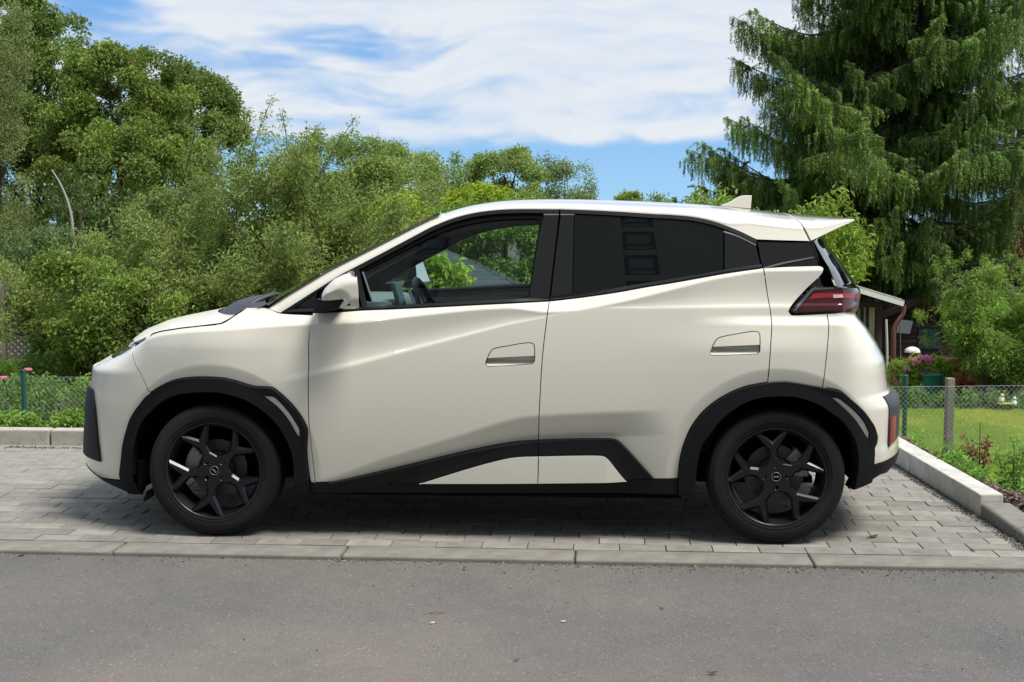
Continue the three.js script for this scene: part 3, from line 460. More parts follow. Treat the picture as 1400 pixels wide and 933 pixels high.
// greenhouse: belt strip, frames, glass, pillars (all on the tumbled-in upper side)
const F = { flat: 'glass' };
const upper = (pts) => S(pts, 'glass');
const railIn = (d) => railLow.map(([x, y], i) => { const a = railLow[Math.max(0, i - 1)], b = railLow[Math.min(railLow.length - 1, i + 1)], l = Math.hypot(b[0] - a[0], b[1] - a[1]); return [x - (b[1] - a[1]) / l * d * 1, y + (b[0] - a[0]) / l * d]; });
{
  const a = railIn(6.5);
  child(doorF, 'window_trim', panel(upper(chain([[383, 428]], mid(400, 765, railLow), [[765, 286.2], [764.3, 292.8]], mid(420, 760, a).reverse(), [[436, 398.5], [404, 421]])), { ...F, off: 0.005, depth: 0.02 }), satin);
  child(doorR, 'window_trim', panel(upper(chain([[766, 286.2]], mid(770, 1030, railLow), [[1034.5, 327.3], [1034.5, 334.5]], mid(770, 1026, a).reverse(), [[765.5, 292.8]])), { ...F, off: 0.005, depth: 0.02 }), satin);
  child(doorF, 'belt_strip', panel(S(chain([[383.5, 428.2]], mid(400, 748, beltLow), [[751, 412.2], [751.8, 406.8]], mid(420, 748, beltTop).reverse(), [[400, 423.5]])), { off: 0.006, depth: 0.02 }), satin);
  child(doorR, 'belt_strip', panel(S(chain([[751.6, 412]], mid(755, 1040, beltLow), [[1043, 366.6], [1041, 362]], mid(755, 1036, beltTop).reverse(), [[752.5, 406.7]])), { off: 0.006, depth: 0.02 }), satin);
  // sail triangle ahead of the front door
  pair('sail_panel', panel(upper([[404, 421.5], [433.8, 399.5], [430, 421]]), { ...F, off: 0.002, depth: 0.02 }), satin);
  const frame = upper([[436, 397], [465, 380], [487.5, 368], [525, 349], [570, 325.5], [590, 315.5], [620, 304], [650, 296.5], [680, 292.8], [710, 291.6], [764, 291.8], [751.5, 408], [650, 414], [570, 418], [495, 421], [437, 424]]);
  const glassF = upper([[437.5, 401], [465, 385.5], [487.5, 374], [525, 355.5], [570, 332.5], [590, 322.5], [620, 311], [650, 303.5], [680, 299.7], [710, 298.3], [735, 298.2], [739, 301], [738, 310], [731, 353], [722, 411], [650, 414], [570, 418], [495, 421], [438, 423.5]]);
  child(doorF, 'window_frame', panel(frame, { ...F, off: -0.004, depth: 0.03, holes: [shrink(area2(glassF) < 0 ? glassF.slice().reverse() : glassF, 0.004)] }), shadowBlack);
  child(doorF, 'side_window', panel(glassF, { ...F, off: -0.012, depth: 0, gap: 0 }), clearGlass);
  child(doorF, 'pillar_cover', panel(upper([[743.5, 294.5], [764.3, 294.2], [758.5, 345], [751.3, 406.8], [722.5, 409.5], [731.5, 353], [738.5, 312]]), { ...F, off: 0.001, depth: 0.01 }), gloss);
  child(doorR, 'pillar_cover', panel(upper([[766.4, 294.2], [785.3, 294.6], [784.5, 330], [782.8, 402.8], [752.8, 406.7], [760, 345]]), { ...F, off: 0.001, depth: 0.01 }), gloss);
  child(doorR, 'side_window', panel(upper([[785.8, 293.5], [845, 296], [890, 299], [920, 300.6], [950, 304], [975, 309], [989, 315], [989, 371], [957, 376.5], [920, 382.5], [884, 388], [845, 394], [800, 401], [783.2, 403]]), { ...F, off: -0.003, depth: 0.0, gap: 0 }), privacy);
  child(doorR, 'quarter_light', panel(upper([[990.3, 315.8], [1010, 322.5], [1034, 334.5], [1040.3, 362], [1015, 366.5], [990.3, 370.5]]), { ...F, off: -0.002, depth: 0.004 }), gloss);
  mesh('window_bead', panel(upper([[989.5, 315.8], [1010, 322.3], [1033.5, 334.2], [1033.6, 336], [1010, 324.5], [989.5, 317.6]]), { ...F, off: 0.001, depth: 0.002, gap: 0 }), silver, doorR[0]);
  for (const [a, b] of [[743.5, 764], [766.4, 785.3]]) mesh('window_bead', panel(upper([[a, 292.9], [b, 293], [b, 294.4], [a, 294.5]]), { ...F, off: 0.003, depth: 0.002, gap: 0 }), std(0.18, 0.18, 0.19, 0.35), a < 760 ? doorF[0] : doorR[0]);
  // dark quarter behind the rear door and the fin line through it
  const dq = pair('quarter_window', panel(upper([[1035.5, 330.2], [1070, 331], [1108, 331.2], [1113, 342], [1118, 355], [1120, 363.5], [1070, 365.3], [1044.3, 367.2], [1040.5, 357]]), { ...F, off: -0.002, depth: 0.01 }), gloss);
  child(dq, 'window_bead', panel(upper([[1043.5, 366.3], [1070, 359.3], [1112, 351.6], [1112.6, 353], [1070, 361.6], [1044, 368.5]]), { ...F, off: 0.004, depth: 0.006, gap: 0 }), std(0.12, 0.12, 0.125, 0.35));
  pair('tailgate_pillar', panel(upper([[1108.5, 330], [1113.5, 330], [1124, 350], [1143.5, 392.5], [1106, 392.5], [1127, 372], [1120, 359]]), { ...F, off: -0.008, depth: 0.02 }), gloss);
}
// A-pillars, rolling in towards the windscreen
const pilLow = poly1(railLow.filter(([x]) => x < 625), 0.68), pilUp = poly1([[605, 290.8], [582.5, 300], [560, 310.8], [540, 321.5], [510, 337], [480, 352.3], [450, 367.7], [420, 385.7], [390, 403.7], [363, 421.2]], 0.68);
pair('a_pillar', panel(upper(chain(railLow.filter(([x]) => x < 600), [[602, 305.5], [606, 288.6]], [[582.5, 298], [560, 308.9], [540, 319.6], [510, 335.1], [480, 350.4], [450, 365.8], [420, 383.8], [390, 402], [363, 420.6], [373, 424.7]])), { ...F, depth: 0.03, gap: 0.0008, cell: 0.010, off: (u, y) => -0.022 * clamp((y - pilLow(u)) / Math.max(0.02, pilUp(u) - pilLow(u)), 0, 1) ** 2 }), paint);
// roof and spoiler: sections from the rail to the centre line
const roofTop = soft1(poly1([[510, 337], [540, 321.5], [560, 310.8], [582.5, 300], [605, 290.8], [627.5, 284], [650, 278.8], [680, 274.4], [710, 272.4], [740, 271.6], [770, 271.6], [800, 272], [845, 273.2], [890, 275], [920, 276.5], [950, 277.7], [980, 280], [1025, 284], [1055, 286.8], [1076, 288.7], [1100, 291], [1130, 294.8], [1168, 299.5]], 0.25), 0.02);
const railY = (() => { const q = chain(railLow.filter(([x]) => x > 560), [[1070, 328.6], [1108.5, 329.5], [1140, 314.5], [1168.5, 301.5]]).map(([a, b]) => trace(a, b, true)); return (x) => { if (x <= q[0][0]) return q[0][1]; for (let i = 1; i < q.length; i++) if (x <= q[i][0]) return lerp(q[i - 1][1], q[i][1], (x - q[i - 1][0]) / (q[i][0] - q[i - 1][0])); return q[q.length - 1][1]; }; })();
const facetY = poly1([[980, 303.5], [1025, 307.2], [1070, 312.2], [1100, 315.5], [1130, 313.5], [1168.5, 300.8]], 0.66);
const xGap = trace(1108, 328, true)[0], xGapTop = pl(1076, 290, 0.3)[0], xTip = trace(1168, 300.5, true)[0], xHead = trace(601, 306, true)[0];
function roofSection(x, lift = 0) {
  const y1 = railY(x), fy = lerp(y1 + 0.002, Math.max(y1 + 0.002, facetY(x)), sstep(trace(975, 305, true)[0], trace(1030, 310, true)[0], x)), top = Math.max(roofTop(x), fy + 0.003), zc = bodyW(x, fy), out = [];
  const shear = (xGapTop - xGap) * sstep(X(960), xGap, x) * (1 - sstep(xGap, xTip, x)), bow = 0.03 * (1 - sstep(xHead, xHead + 0.7, x)), hh = Math.max(0.01, top - y1);
  for (let j = 0; j <= 4; j++) { const y = lerp(y1, fy, j / 4); out.push(V(x + shear * (y - y1) / hh, y + lift, bodyW(x, y))); }
  for (let j = 1; j <= 26; j++) { const a = Math.pow(j / 26, 1.25) * Math.PI / 2, z = zc * Math.cos(a), bx = bow * (1 - (z / zc) ** 2), tp = Math.max(fy + 0.003, (bow > 0 ? roofTop(x - bx) : top) - 0.002 * (1 - sstep(xHead, xHead + 0.14, x))), y = fy + (tp - fy) * Math.pow(Math.sin(a), 0.92); out.push(V(x + shear * (y - y1) / hh - bx, y + lift, z)); }
  return out;
}
{
  const rows = [], sp = []; for (let i = 0; i <= 150; i++) rows.push(roofSection(lerp(xHead, xGap - 0.005, i / 150)));
  mesh('roof', sheet(rows, true), paint, car);
  for (let i = 0; i <= 24; i++) sp.push(roofSection(lerp(xGap + 0.005, xTip, i / 24)));
  const under = sp.map((r) => { const e = r[0], o = []; for (let j = 0; j <= 8; j++) { const t = 1 - j / 8; o.push(V(e.x - 0.0 * t, e.y + 0.012 * (1 - t * t), e.z * t)); } return o.reverse(); });
  const gapWall = sp[0].map((v) => v), inner = gapWall.map((v) => V(v.x - 0.02, v.y - 0.012, v.z * 0.97));
  mesh('spoiler', [sheet(sp, true), sheet(under, true), sheet([inner, gapWall], true)], paint, car);
  const fill = []; for (let i = 0; i <= 6; i++) fill.push(roofSection(lerp(xGap - 0.03, xGap + 0.03, i / 6), -0.008).map((v) => V(v.x, v.y, v.z * 0.985)));
  mesh('roof_seal', sheet(fill, true), shadowBlack, car);
  const lin = []; for (let i = 0; i <= 40; i++) lin.push(roofSection(lerp(xHead + 0.03, xGap - 0.1, i / 40), -0.03).map((v) => V(v.x, v.y, v.z * 0.955)));
  mesh('headliner', sheet(lin, true), std(0.035, 0.035, 0.037, 0.95), car);
  // windscreen between the pillars
  const edge = T([[363, 421.4], [390, 404], [420, 386], [450, 368], [480, 352.6], [510, 337.4], [540, 321.9], [570, 306.6], [590, 296.6], [603, 291.3]], true), last = smooth(edge, 0.04, false).length - 1, ws = smooth(edge, 0.04, false).map(([x, y], k) => { const r = [], z0 = bodyW(x, y) - 0.004; for (let j = 0; j <= 14; j++) { const t = j / 14, f = 1 - (1 - t) ** 2; r.push(V(x - lerp(0.13, 0.03, k / last) * f, y + 0.003 - 0.016 * f * k / last, z0 * (1 - t))); } return r; });
  mesh('windscreen', sheet(ws, true), clearGlass, car);
  pair('windscreen_border', sheet(ws.map((r) => r.slice(0, 2).map((v, i) => V(v.x - 0.002, v.y + 0.003, i ? v.z : v.z + 0.002)))), gloss);
}
// rear screen
{
  const edge = smooth(T([[1112.5, 328.5], [1124, 350], [1143.5, 391]], true), 0.03, false), mid_ = [[1126, 321], [1138, 338], [1151, 355.5], [1162, 371.5], [1171, 385.5]].map(([a, b]) => pl(a, b, 0.32));
  const rows = edge.map(([x, y], i) => { const t = i / (edge.length - 1) * 4, k = Math.min(3, Math.floor(t)), c = [0, 1].map((q) => lerp(mid_[k][q], mid_[k + 1][q], t - k)), z0 = bodyW(x, y) - 0.004, r = []; for (let j = 0; j <= 20; j++) { const q = j / 20, z = z0 * (1 - q), f = Math.pow(Math.sin(q * Math.PI / 2), 0.8); r.push(V(lerp(x, c[0] + 0.02, f), lerp(y, c[1], f), z)); } return r; });
  mesh('rear_screen', sheet(rows, true), new THREE.MeshPhysicalMaterial({ color: rgb(0.008, 0.009, 0.011), roughness: 0.03, clearcoat: 1, clearcoatRoughness: 0.01 }), car);
  const last = rows[rows.length - 1], tb = last.map((v, j) => { const u = lerp(1.52, uTail, Math.pow(j / 20, 0.9)), q = P(u, yAt(1171, 392)); return V(q.x, q.y, q.z); });
  mesh('tailgate_ledge', sheet([last, tb], true), gloss, car);
  const w = rows.map((r) => r[4]), wp = w.map((v) => [v.x + 0.006, v.y + 0.004, v.z]);
  mesh('rear_wiper', tube([wp[wp.length - 1], wp[Math.floor(wp.length * 0.6)], wp[3]], 0.009, 8, 5, 0.006), rubber, car);
  mesh('wiper_mount', new THREE.SphereGeometry(0.028, 12, 8).scale(1, 1.3, 1).translate(rows[1][3].x - 0.012, rows[1][3].y - 0.012, rows[1][3].z), rubber, car);
}
// tail lamps
{
  const full = smooth(chain(T([[1131, 427.2], [1085, 429], [1081, 426], [1082.5, 422], [1106, 396], [1109, 392.8], [1133, 392]]), [[1.9, yAt(1171, 392)], [2.2, yAt(1171, 392)], [2.2, yAt(1168, 424)], [1.9, yAt(1168, 424)]]));
  const lamp = pair('tail_lamp', panel(full, { off: 0.003, depth: 0.03 }), gloss);
  const lens = smooth(chain(T([[1135, 425.5], [1094, 427], [1091, 424.5], [1113, 400], [1140, 396.5]]), [[1.9, yAt(1171, 394)], [2.2, yAt(1171, 394)], [2.2, yAt(1168, 423)], [1.9, yAt(1168, 423)]]));
  child(lamp, 'lamp_lens', panel(lens, { off: 0.006, depth: 0.004, cell: 0.01 }), red);
  const bar = smooth(chain(T([[1104.5, 410], [1112, 401.5], [1135, 400.5]]), [[2.0, yAt(1171, 399.5)], [2.0, yAt(1171, 407)]], T([[1135, 408]])));
  child(lamp, 'light_bar', panel(bar, { off: 0.009, depth: 0.004, cell: 0.01 }), redBright);
  child(lamp, 'lamp_glint', panel(smooth(T([[1138, 402.6], [1151, 402.4], [1151.5, 408.2], [1138.5, 408.8]])), { off: 0.0105, depth: 0.003, cell: 0.01 }), new THREE.MeshPhysicalMaterial({ color: rgb(0.62, 0.42, 0.42), roughness: 0.15, clearcoat: 1 }));  // pinkish-white patch: a pale reflection on the bar, put into colour
  const rim = smooth(T([[1084, 425.5], [1106, 398.5], [1110, 394], [1140, 393.2], [1140, 395.3], [1112, 397], [1088, 425.5]]));
  child(lamp, 'lamp_rim', panel(rim, { off: 0.008, depth: 0.004, gap: 0 }), std(0.10, 0.10, 0.105, 0.3));
}
// bonnet, lamp band and scuttle: sheets from the wing edge to the centre line
{
  const E = chain([[uNose, yAt(124, 503)]], T([[127, 502], [140, 497], [156, 489.7], [175, 478.3], [190, 468], [206, 459.5], [220, 453.3], [250, 448.6], [280, 445.3], [302, 442.6], [313, 437], [332.5, 424.3]]));
  const C = [[124.5, 502.8], [129, 499], [139, 491.5], [158, 480.5], [171, 471], [178, 465.5], [185, 459.8], [200, 448.8], [229, 437.2], [257, 431.4], [276, 427.8], [288, 425], [297, 423.3]].map(([a, b]) => pl(a, b, 0.2));
  const row = (k) => { const i = Math.min(E.length - 2, Math.floor(k)), t = k - i, u = lerp(E[i][0], E[i + 1][0], t), y = lerp(E[i][1], E[i + 1][1], t), c = [0, 1].map((q) => lerp(C[i][q], C[i + 1][q], t)), e = P(u, y), r = []; for (let j = 0; j <= 24; j++) { const f = 1 - Math.pow(j / 24, 1.9), g = Math.pow(f, 2.4), gy = Math.pow(f, 15); r.push(V(lerp(c[0], e.x, g), lerp(c[1], e.y, gy), e.z * f)); } return r; };
  const rows = (a, b, n) => { const o = []; for (let i = 0; i <= n; i++) o.push(row(lerp(a, b, i / n))); return o; };
  
  mesh('lamp_band', sheet(rows(3.02, 5.97, 16), true), gloss, car);
  const hl = rows(3.35, 5.8, 12).map((r) => r.slice(1, 9).map((v) => V(v.x - 0.006, v.y + 0.006, v.z))); const g = sheet(hl); pair('headlamp', g, lampGlass); 
  pair('headlamp_eyebrow', sheet(rows(4.4, 5.8, 8).map((r) => r.slice(3, 7).map((v) => V(v.x - 0.009, v.y + 0.01, v.z)))), std(0.35, 0.38, 0.45, 0.2, { metalness: 0.6 }));
  const bonnetPaint = paint.clone(); bonnetPaint.clearcoat = 0.25; bonnetPaint.roughness = 0.35; bonnetPaint.specularIntensity = 0.5;
  mesh('nose_panel', sheet(rows(0.02, 3, 20), true), bonnetPaint, car);
  mesh('bonnet', sheet(rows(6, 12, 40), true), bonnetPaint, car);
  pair('bonnet_gap_line', tube(rows(6, 12, 40).map((r) => [r[0].x, r[0].y + 0.001, r[0].z + 0.001]), 0.0026, 60, 5), shadowBlack);  // added black tube draws the shade in the bonnet shut gap
  const lastE = row(12).map((v) => V(v.x + 0.006, v.y - 0.004, v.z)), wsE = []; const e0 = trace(363, 421.6, true), z0 = bodyW(e0[0], e0[1]); for (let j = 0; j <= 24; j++) { const t = j / 24, f = 1 - (1 - t) ** 2; wsE.push(V(e0[0] - 0.13 * f + 0.01, e0[1], z0 * (1 - t))); }
  const rise = lastE.map((v, j) => V(lerp(v.x, wsE[j].x, 0.45), lerp(v.y, wsE[j].y, 0.5) + 0.034 * sstep(0, 10, j), lerp(v.z, wsE[j].z, 0.5)));
  mesh('scuttle', sheet([lastE, rise.map((v, j) => V(lerp(lastE[j].x, v.x, 0.6), lerp(lastE[j].y, v.y, 0.75), v.z)), rise, wsE.map((v) => V(v.x, v.y + 0.02, v.z))], true), std(0.035, 0.038, 0.05, 0.6), car);
  const wa = pl(339, 419, 0.55), wb = pl(356, 411, 0.5), wc = pl(379, 402.5, 0.42), wz = [0.55, 0.5, 0.42];
  mesh('wiper', [tube([[wa[0], wa[1], 0.55], [wb[0], wb[1] + 0.006, 0.5], [wc[0], wc[1] + 0.004, 0.42]], 0.016, 8, 6, 0.008), beam([wb[0], wb[1] + 0.012, 0.5], [wc[0] - 0.01, wc[1] + 0.01, 0.43], 0.007)], std(0.03, 0.033, 0.045, 0.5), car);
}
// aerial
{
  const o = [[986, 281.5], [999.5, 276.2], [1010, 270], [1016, 268.2], [1027, 268.2], [1025.5, 284.5]].map(([a, b]) => pl(a, b, 0)), sh = new THREE.Shape(smooth(o, 0.01).map(([a, b]) => new THREE.Vector2(a, b)));
  mesh('aerial', new THREE.ExtrudeGeometry(sh, { depth: 0.016, bevelEnabled: true, bevelThickness: 0.012, bevelSize: 0.003, bevelSegments: 3 }).translate(0, 0, -0.008), paint, car);
}
// door mirrors: a domed shell cut flat at the back, on a black arm
{
  const zm = 0.955, o = [[441, 411], [440.2, 405], [442, 398.5], [445.5, 393], [456, 382.5], [463, 378.5], [471, 375], [480, 373], [487.5, 372.7], [491, 378], [493.2, 388], [494, 398], [494.2, 410], [494, 418.5], [492, 421.5], [482, 422.8], [471, 422.8], [464.5, 420.7], [466, 416.5], [470, 411], [467, 409.3], [455, 410.6]].map(([a, b]) => pl(a, b, zm));
  const out = smooth(o, 0.006), xb = Math.max(...out.map((p) => p[0])), pts = out.map(([a, b]) => new THREE.Vector2(a, b));
  const seg = out.map((p, i) => [p, out[(i + 1) % out.length]]), dist = (x, y) => { let d = 1e9; for (const [a, b] of seg) { if (a[0] > xb - 0.022 && b[0] > xb - 0.022) continue; const l2 = (b[0] - a[0]) ** 2 + (b[1] - a[1]) ** 2, t = clamp(((x - a[0]) * (b[0] - a[0]) + (y - a[1]) * (b[1] - a[1])) / (l2 || 1), 0, 1); d = Math.min(d, Math.hypot(x - a[0] - t * (b[0] - a[0]), y - a[1] - t * (b[1] - a[1]))); } return d; };
  const bulge = (x, y) => { const d = Math.min(dist(x, y), 0.055) / 0.055; return 0.075 * Math.sqrt(Math.max(0, 1 - (1 - d) ** 2)); };
  const pos = [], nor = [], uv = []; let p = area2(out) < 0 ? out.slice().reverse() : out; const c = 0.005, x0 = Math.min(...p.map((q) => q[0])), y0 = Math.min(...p.map((q) => q[1])), y1 = Math.max(...p.map((q) => q[1]));
  const put = (q) => { const h = 0.003, dz = [(bulge(q[0] + h, q[1]) - bulge(q[0] - h, q[1])) / (2 * h), (bulge(q[0], q[1] + h) - bulge(q[0], q[1] - h)) / (2 * h)], n = V(-dz[0], -dz[1], 1).normalize(); pos.push(q[0], q[1], zm + bulge(q[0], q[1])); nor.push(n.x, n.y, n.z); uv.push(q[0], q[1]); };
  for (let a = x0; a < xb; a += c) { const s = clipTo(clipTo(p, 0, a, true), 0, a + c, false); if (s.length < 3) continue; for (let b = y0; b < y1; b += c) { const k = clipTo(clipTo(s, 1, b, true), 1, b + c, false); if (k.length < 3 || area2(k) < 1e-8) continue; for (const f of THREE.ShapeUtils.triangulateShape(k.map((q) => new THREE.Vector2(...q)), [])) { const t = f.map((i) => k[i]); if (area2(t) < 0) t.reverse(); t.forEach(put); } } }
  const shell = wrap3(pos, nor, uv, false), back = mirrored(shell.clone().translate(0, 0, -zm)).translate(0, 0, zm);
  const m = pair('door_mirror', shell, paint); child(m, 'mirror_inner_cover', back, satin);
  const rimPts = out.filter((q) => q[0] > xb - 0.03), sh = new THREE.Shape([[-0.07, 0.012], [0.07, 0.03], [0.07, 0.16], [-0.055, 0.17]].map(([a, b]) => new THREE.Vector2(a, b)));
  const mg = new THREE.ExtrudeGeometry(sh, { depth: 0.008, bevelEnabled: false }); child(m, 'mirror_bezel', mg.clone().scale(1.06, 1.06, 3).rotateY(Math.PI / 2).rotateY(0.4).rotateZ(0.2).translate(xb - 0.012, y0 - 0.004, zm), gloss);
  child(m, 'mirror_glass', mg.clone().translate(0, -0.09, 0).scale(0.86, 0.86, 1).translate(0, 0.09, 0).rotateY(Math.PI / 2).rotateY(0.55).rotateZ(0.28).translate(xb + 0.03, y0 + 0.004, zm), new THREE.MeshStandardMaterial({ color: rgb(0.75, 0.8, 0.82), roughness: 0.02, metalness: 1 }));
  const arm = [[431, 420], [434, 409.5], [445, 411.5], [468, 409.6], [469.5, 411.5], [463.5, 420.8], [452, 424.5], [436, 426.5], [428.5, 425]].map(([a, b]) => pl(a, b, 0.86));
  child(m, 'mirror_arm', new THREE.ExtrudeGeometry(new THREE.Shape(arm.map(([a, b]) => new THREE.Vector2(a, b))), { depth: 0.10, bevelEnabled: true, bevelSize: 0.003, bevelThickness: 0.006, bevelSegments: 2 }).translate(0, 0, 0.76), satin);
  const ind = pl(478, 416.5, 1.0); child(m, 'mirror_camera', new THREE.CylinderGeometry(0.005, 0.005, 0.006, 10).rotateX(Math.PI / 2).translate(ind[0], ind[1], zm + bulge(...ind) + 0.001), shadowBlack);
}
// inside: door linings, floor, dash, wheel, seats, underbody and wheel housings
{
  const lining = std(0.03, 0.031, 0.033, 0.9), cloth = std(0.028, 0.029, 0.031, 0.95), pale = std(0.16, 0.20, 0.21, 0.8);
  pair('door_lining', panel(S(chain([[436, 424]], mid(440, 1036, beltTop).map(([x, y]) => [x, y + 2]), [[1040, 366], [1040, 500], [940, 560], [900, 655], [440, 655]])), { off: -0.075, depth: 0.05, cell: 0.05 }), lining);
  pair('pillar_lining', panel(upper([[400, 421], [425, 398], [465, 372.5], [487.5, 360.5], [525, 341], [570, 317], [590, 306.5], [620, 294.5], [650, 288], [680, 284], [730, 283], [735, 300], [710, 303], [680, 305], [650, 310], [620, 318], [590, 330], [570, 341], [525, 365], [487.5, 386], [455, 406], [440, 421]]), { ...F, off: -0.03, depth: 0.03, cell: 0.04 }), lining);
  pair('pillar_lining', panel(upper([[738, 290], [800, 290], [800, 402], [724, 409]]), { ...F, off: -0.03, depth: 0.03, cell: 0.04 }), lining);
  const rear = pair('rear_lining', panel(upper([[800, 290], [890, 295], [950, 300], [1034, 330], [1120, 333], [1126, 370], [1040, 370], [800, 404]]), { ...F, off: -0.05, depth: 0.02, cell: 0.05 }), shadowBlack);
  mesh('floor_pan', [box(2.9, 0.03, 1.2, 0.0, 0.25, 0), box(1.7, 0.07, 1.44, 0, 0.215, 0)], shadowBlack, car);
  mesh('bulkhead', box(0.04, 0.62, 1.38, -0.96, 0.62, 0), shadowBlack, car); mesh('boot_panel', box(0.04, 0.8, 1.3, 1.25, 0.62, 0), shadowBlack, car);
  const dx = pl(515, 410, 0.3)[0];
  mesh('dashboard', [rbox(0.46, 0.22, 1.34, 0.06, dx - 0.17, 0.93, 0), rbox(0.34, 0.10, 0.50, 0.04, dx - 0.06, 1.0, 0.36)], pale, car);
  mesh('instrument_display', rbox(0.02, 0.13, 0.20, 0.008).rotateZ(0.25).translate(pl(545, 398, 0.37)[0], 1.075, 0.37), std(0.05, 0.08, 0.075, 0.12), car);
  const sw = pl(578, 384, 0.37), w = new THREE.Group(); w.name = 'steering_wheel'; w.position.set(sw[0] + 0.04, sw[1] - 0.16, 0.37); w.rotation.set(0, 0, 0.42); car.add(w);
  mesh('wheel_rim', new THREE.TorusGeometry(0.178, 0.0155, 12, 48).rotateY(Math.PI / 2), satin, w);
  mesh('wheel_boss', [rbox(0.05, 0.11, 0.15, 0.02, -0.03, -0.01, 0), rbox(0.02, 0.035, 0.34, 0.008, -0.012, 0, 0), rbox(0.02, 0.16, 0.04, 0.008, -0.012, -0.09, 0)], satin, w);
  mesh('blue_glint', rbox(0.012, 0.09, 0.03, 0.005, -0.03, 0.10, 0.14), std(0.45, 0.56, 0.62, 0.25), w);  // light-blue piece: a sky reflection at the wheel, painted as colour
  for (const z of [0.37, -0.37]) {
    const s = new THREE.Group(); s.name = z > 0 ? 'front_seat' : 'front_seat_001'; s.position.set(0.22, 0, z); car.add(s);
    mesh('seat_cushion', rbox(0.52, 0.16, 0.48, 0.06, -0.12, 0.46, 0), cloth, s); mesh('backrest', rbox(0.14, 0.62, 0.48, 0.06).rotateZ(-0.36).translate(0.25, 0.80, 0), cloth, s); mesh('headrest', rbox(0.10, 0.19, 0.26, 0.045).rotateZ(-0.3).translate(0.42, 1.2, 0), cloth, s);
  }
  mesh('rear_bench', [rbox(0.5, 0.18, 1.24, 0.06, 0.86, 0.46, 0), rbox(0.14, 0.62, 1.24, 0.06).rotateZ(-0.3).translate(1.12, 0.82, 0)], cloth, car);
  for (const a of AX) {
    const rows = []; for (const [r, z] of [[0.392, 0.79], [0.392, 0.62], [0.385, 0.50], [0.0, 0.49]]) { const q = []; for (let i = 0; i <= 48; i++) { const t = (-1 + 186 * i / 48) * Math.PI / 180; q.push(V(a + r * Math.cos(t), HUB_Y + r * Math.sin(t), z)); } rows.push(q); }
    pair('wheel_housing', sheet(rows), shadowBlack);
  }
  pair('arch_liner', rbox(0.03, 0.13, 0.40, 0.01, AX[0] - 0.372, 0.262, 0.53), shadowBlack);
  pair('arch_liner', rbox(0.03, 0.20, 0.44, 0.01, AX[1] + 0.372, 0.352, 0.54), shadowBlack);
  pair('mud_flap', rbox(0.010, 0.05, 0.14, 0.003).rotateZ(-0.35).translate(pl(203, 679, 0.7)[0], pl(203, 680, 0.7)[1] + 0.012, 0.68), rubber);
  mesh('underbody', [box(0.34, 0.1, 0.9, -1.62, 0.27, 0), box(0.26, 0.12, 0.9, 1.60, 0.32, 0), box(3.0, 0.04, 0.7, 0, 0.28, 0)], shadowBlack, car);
}
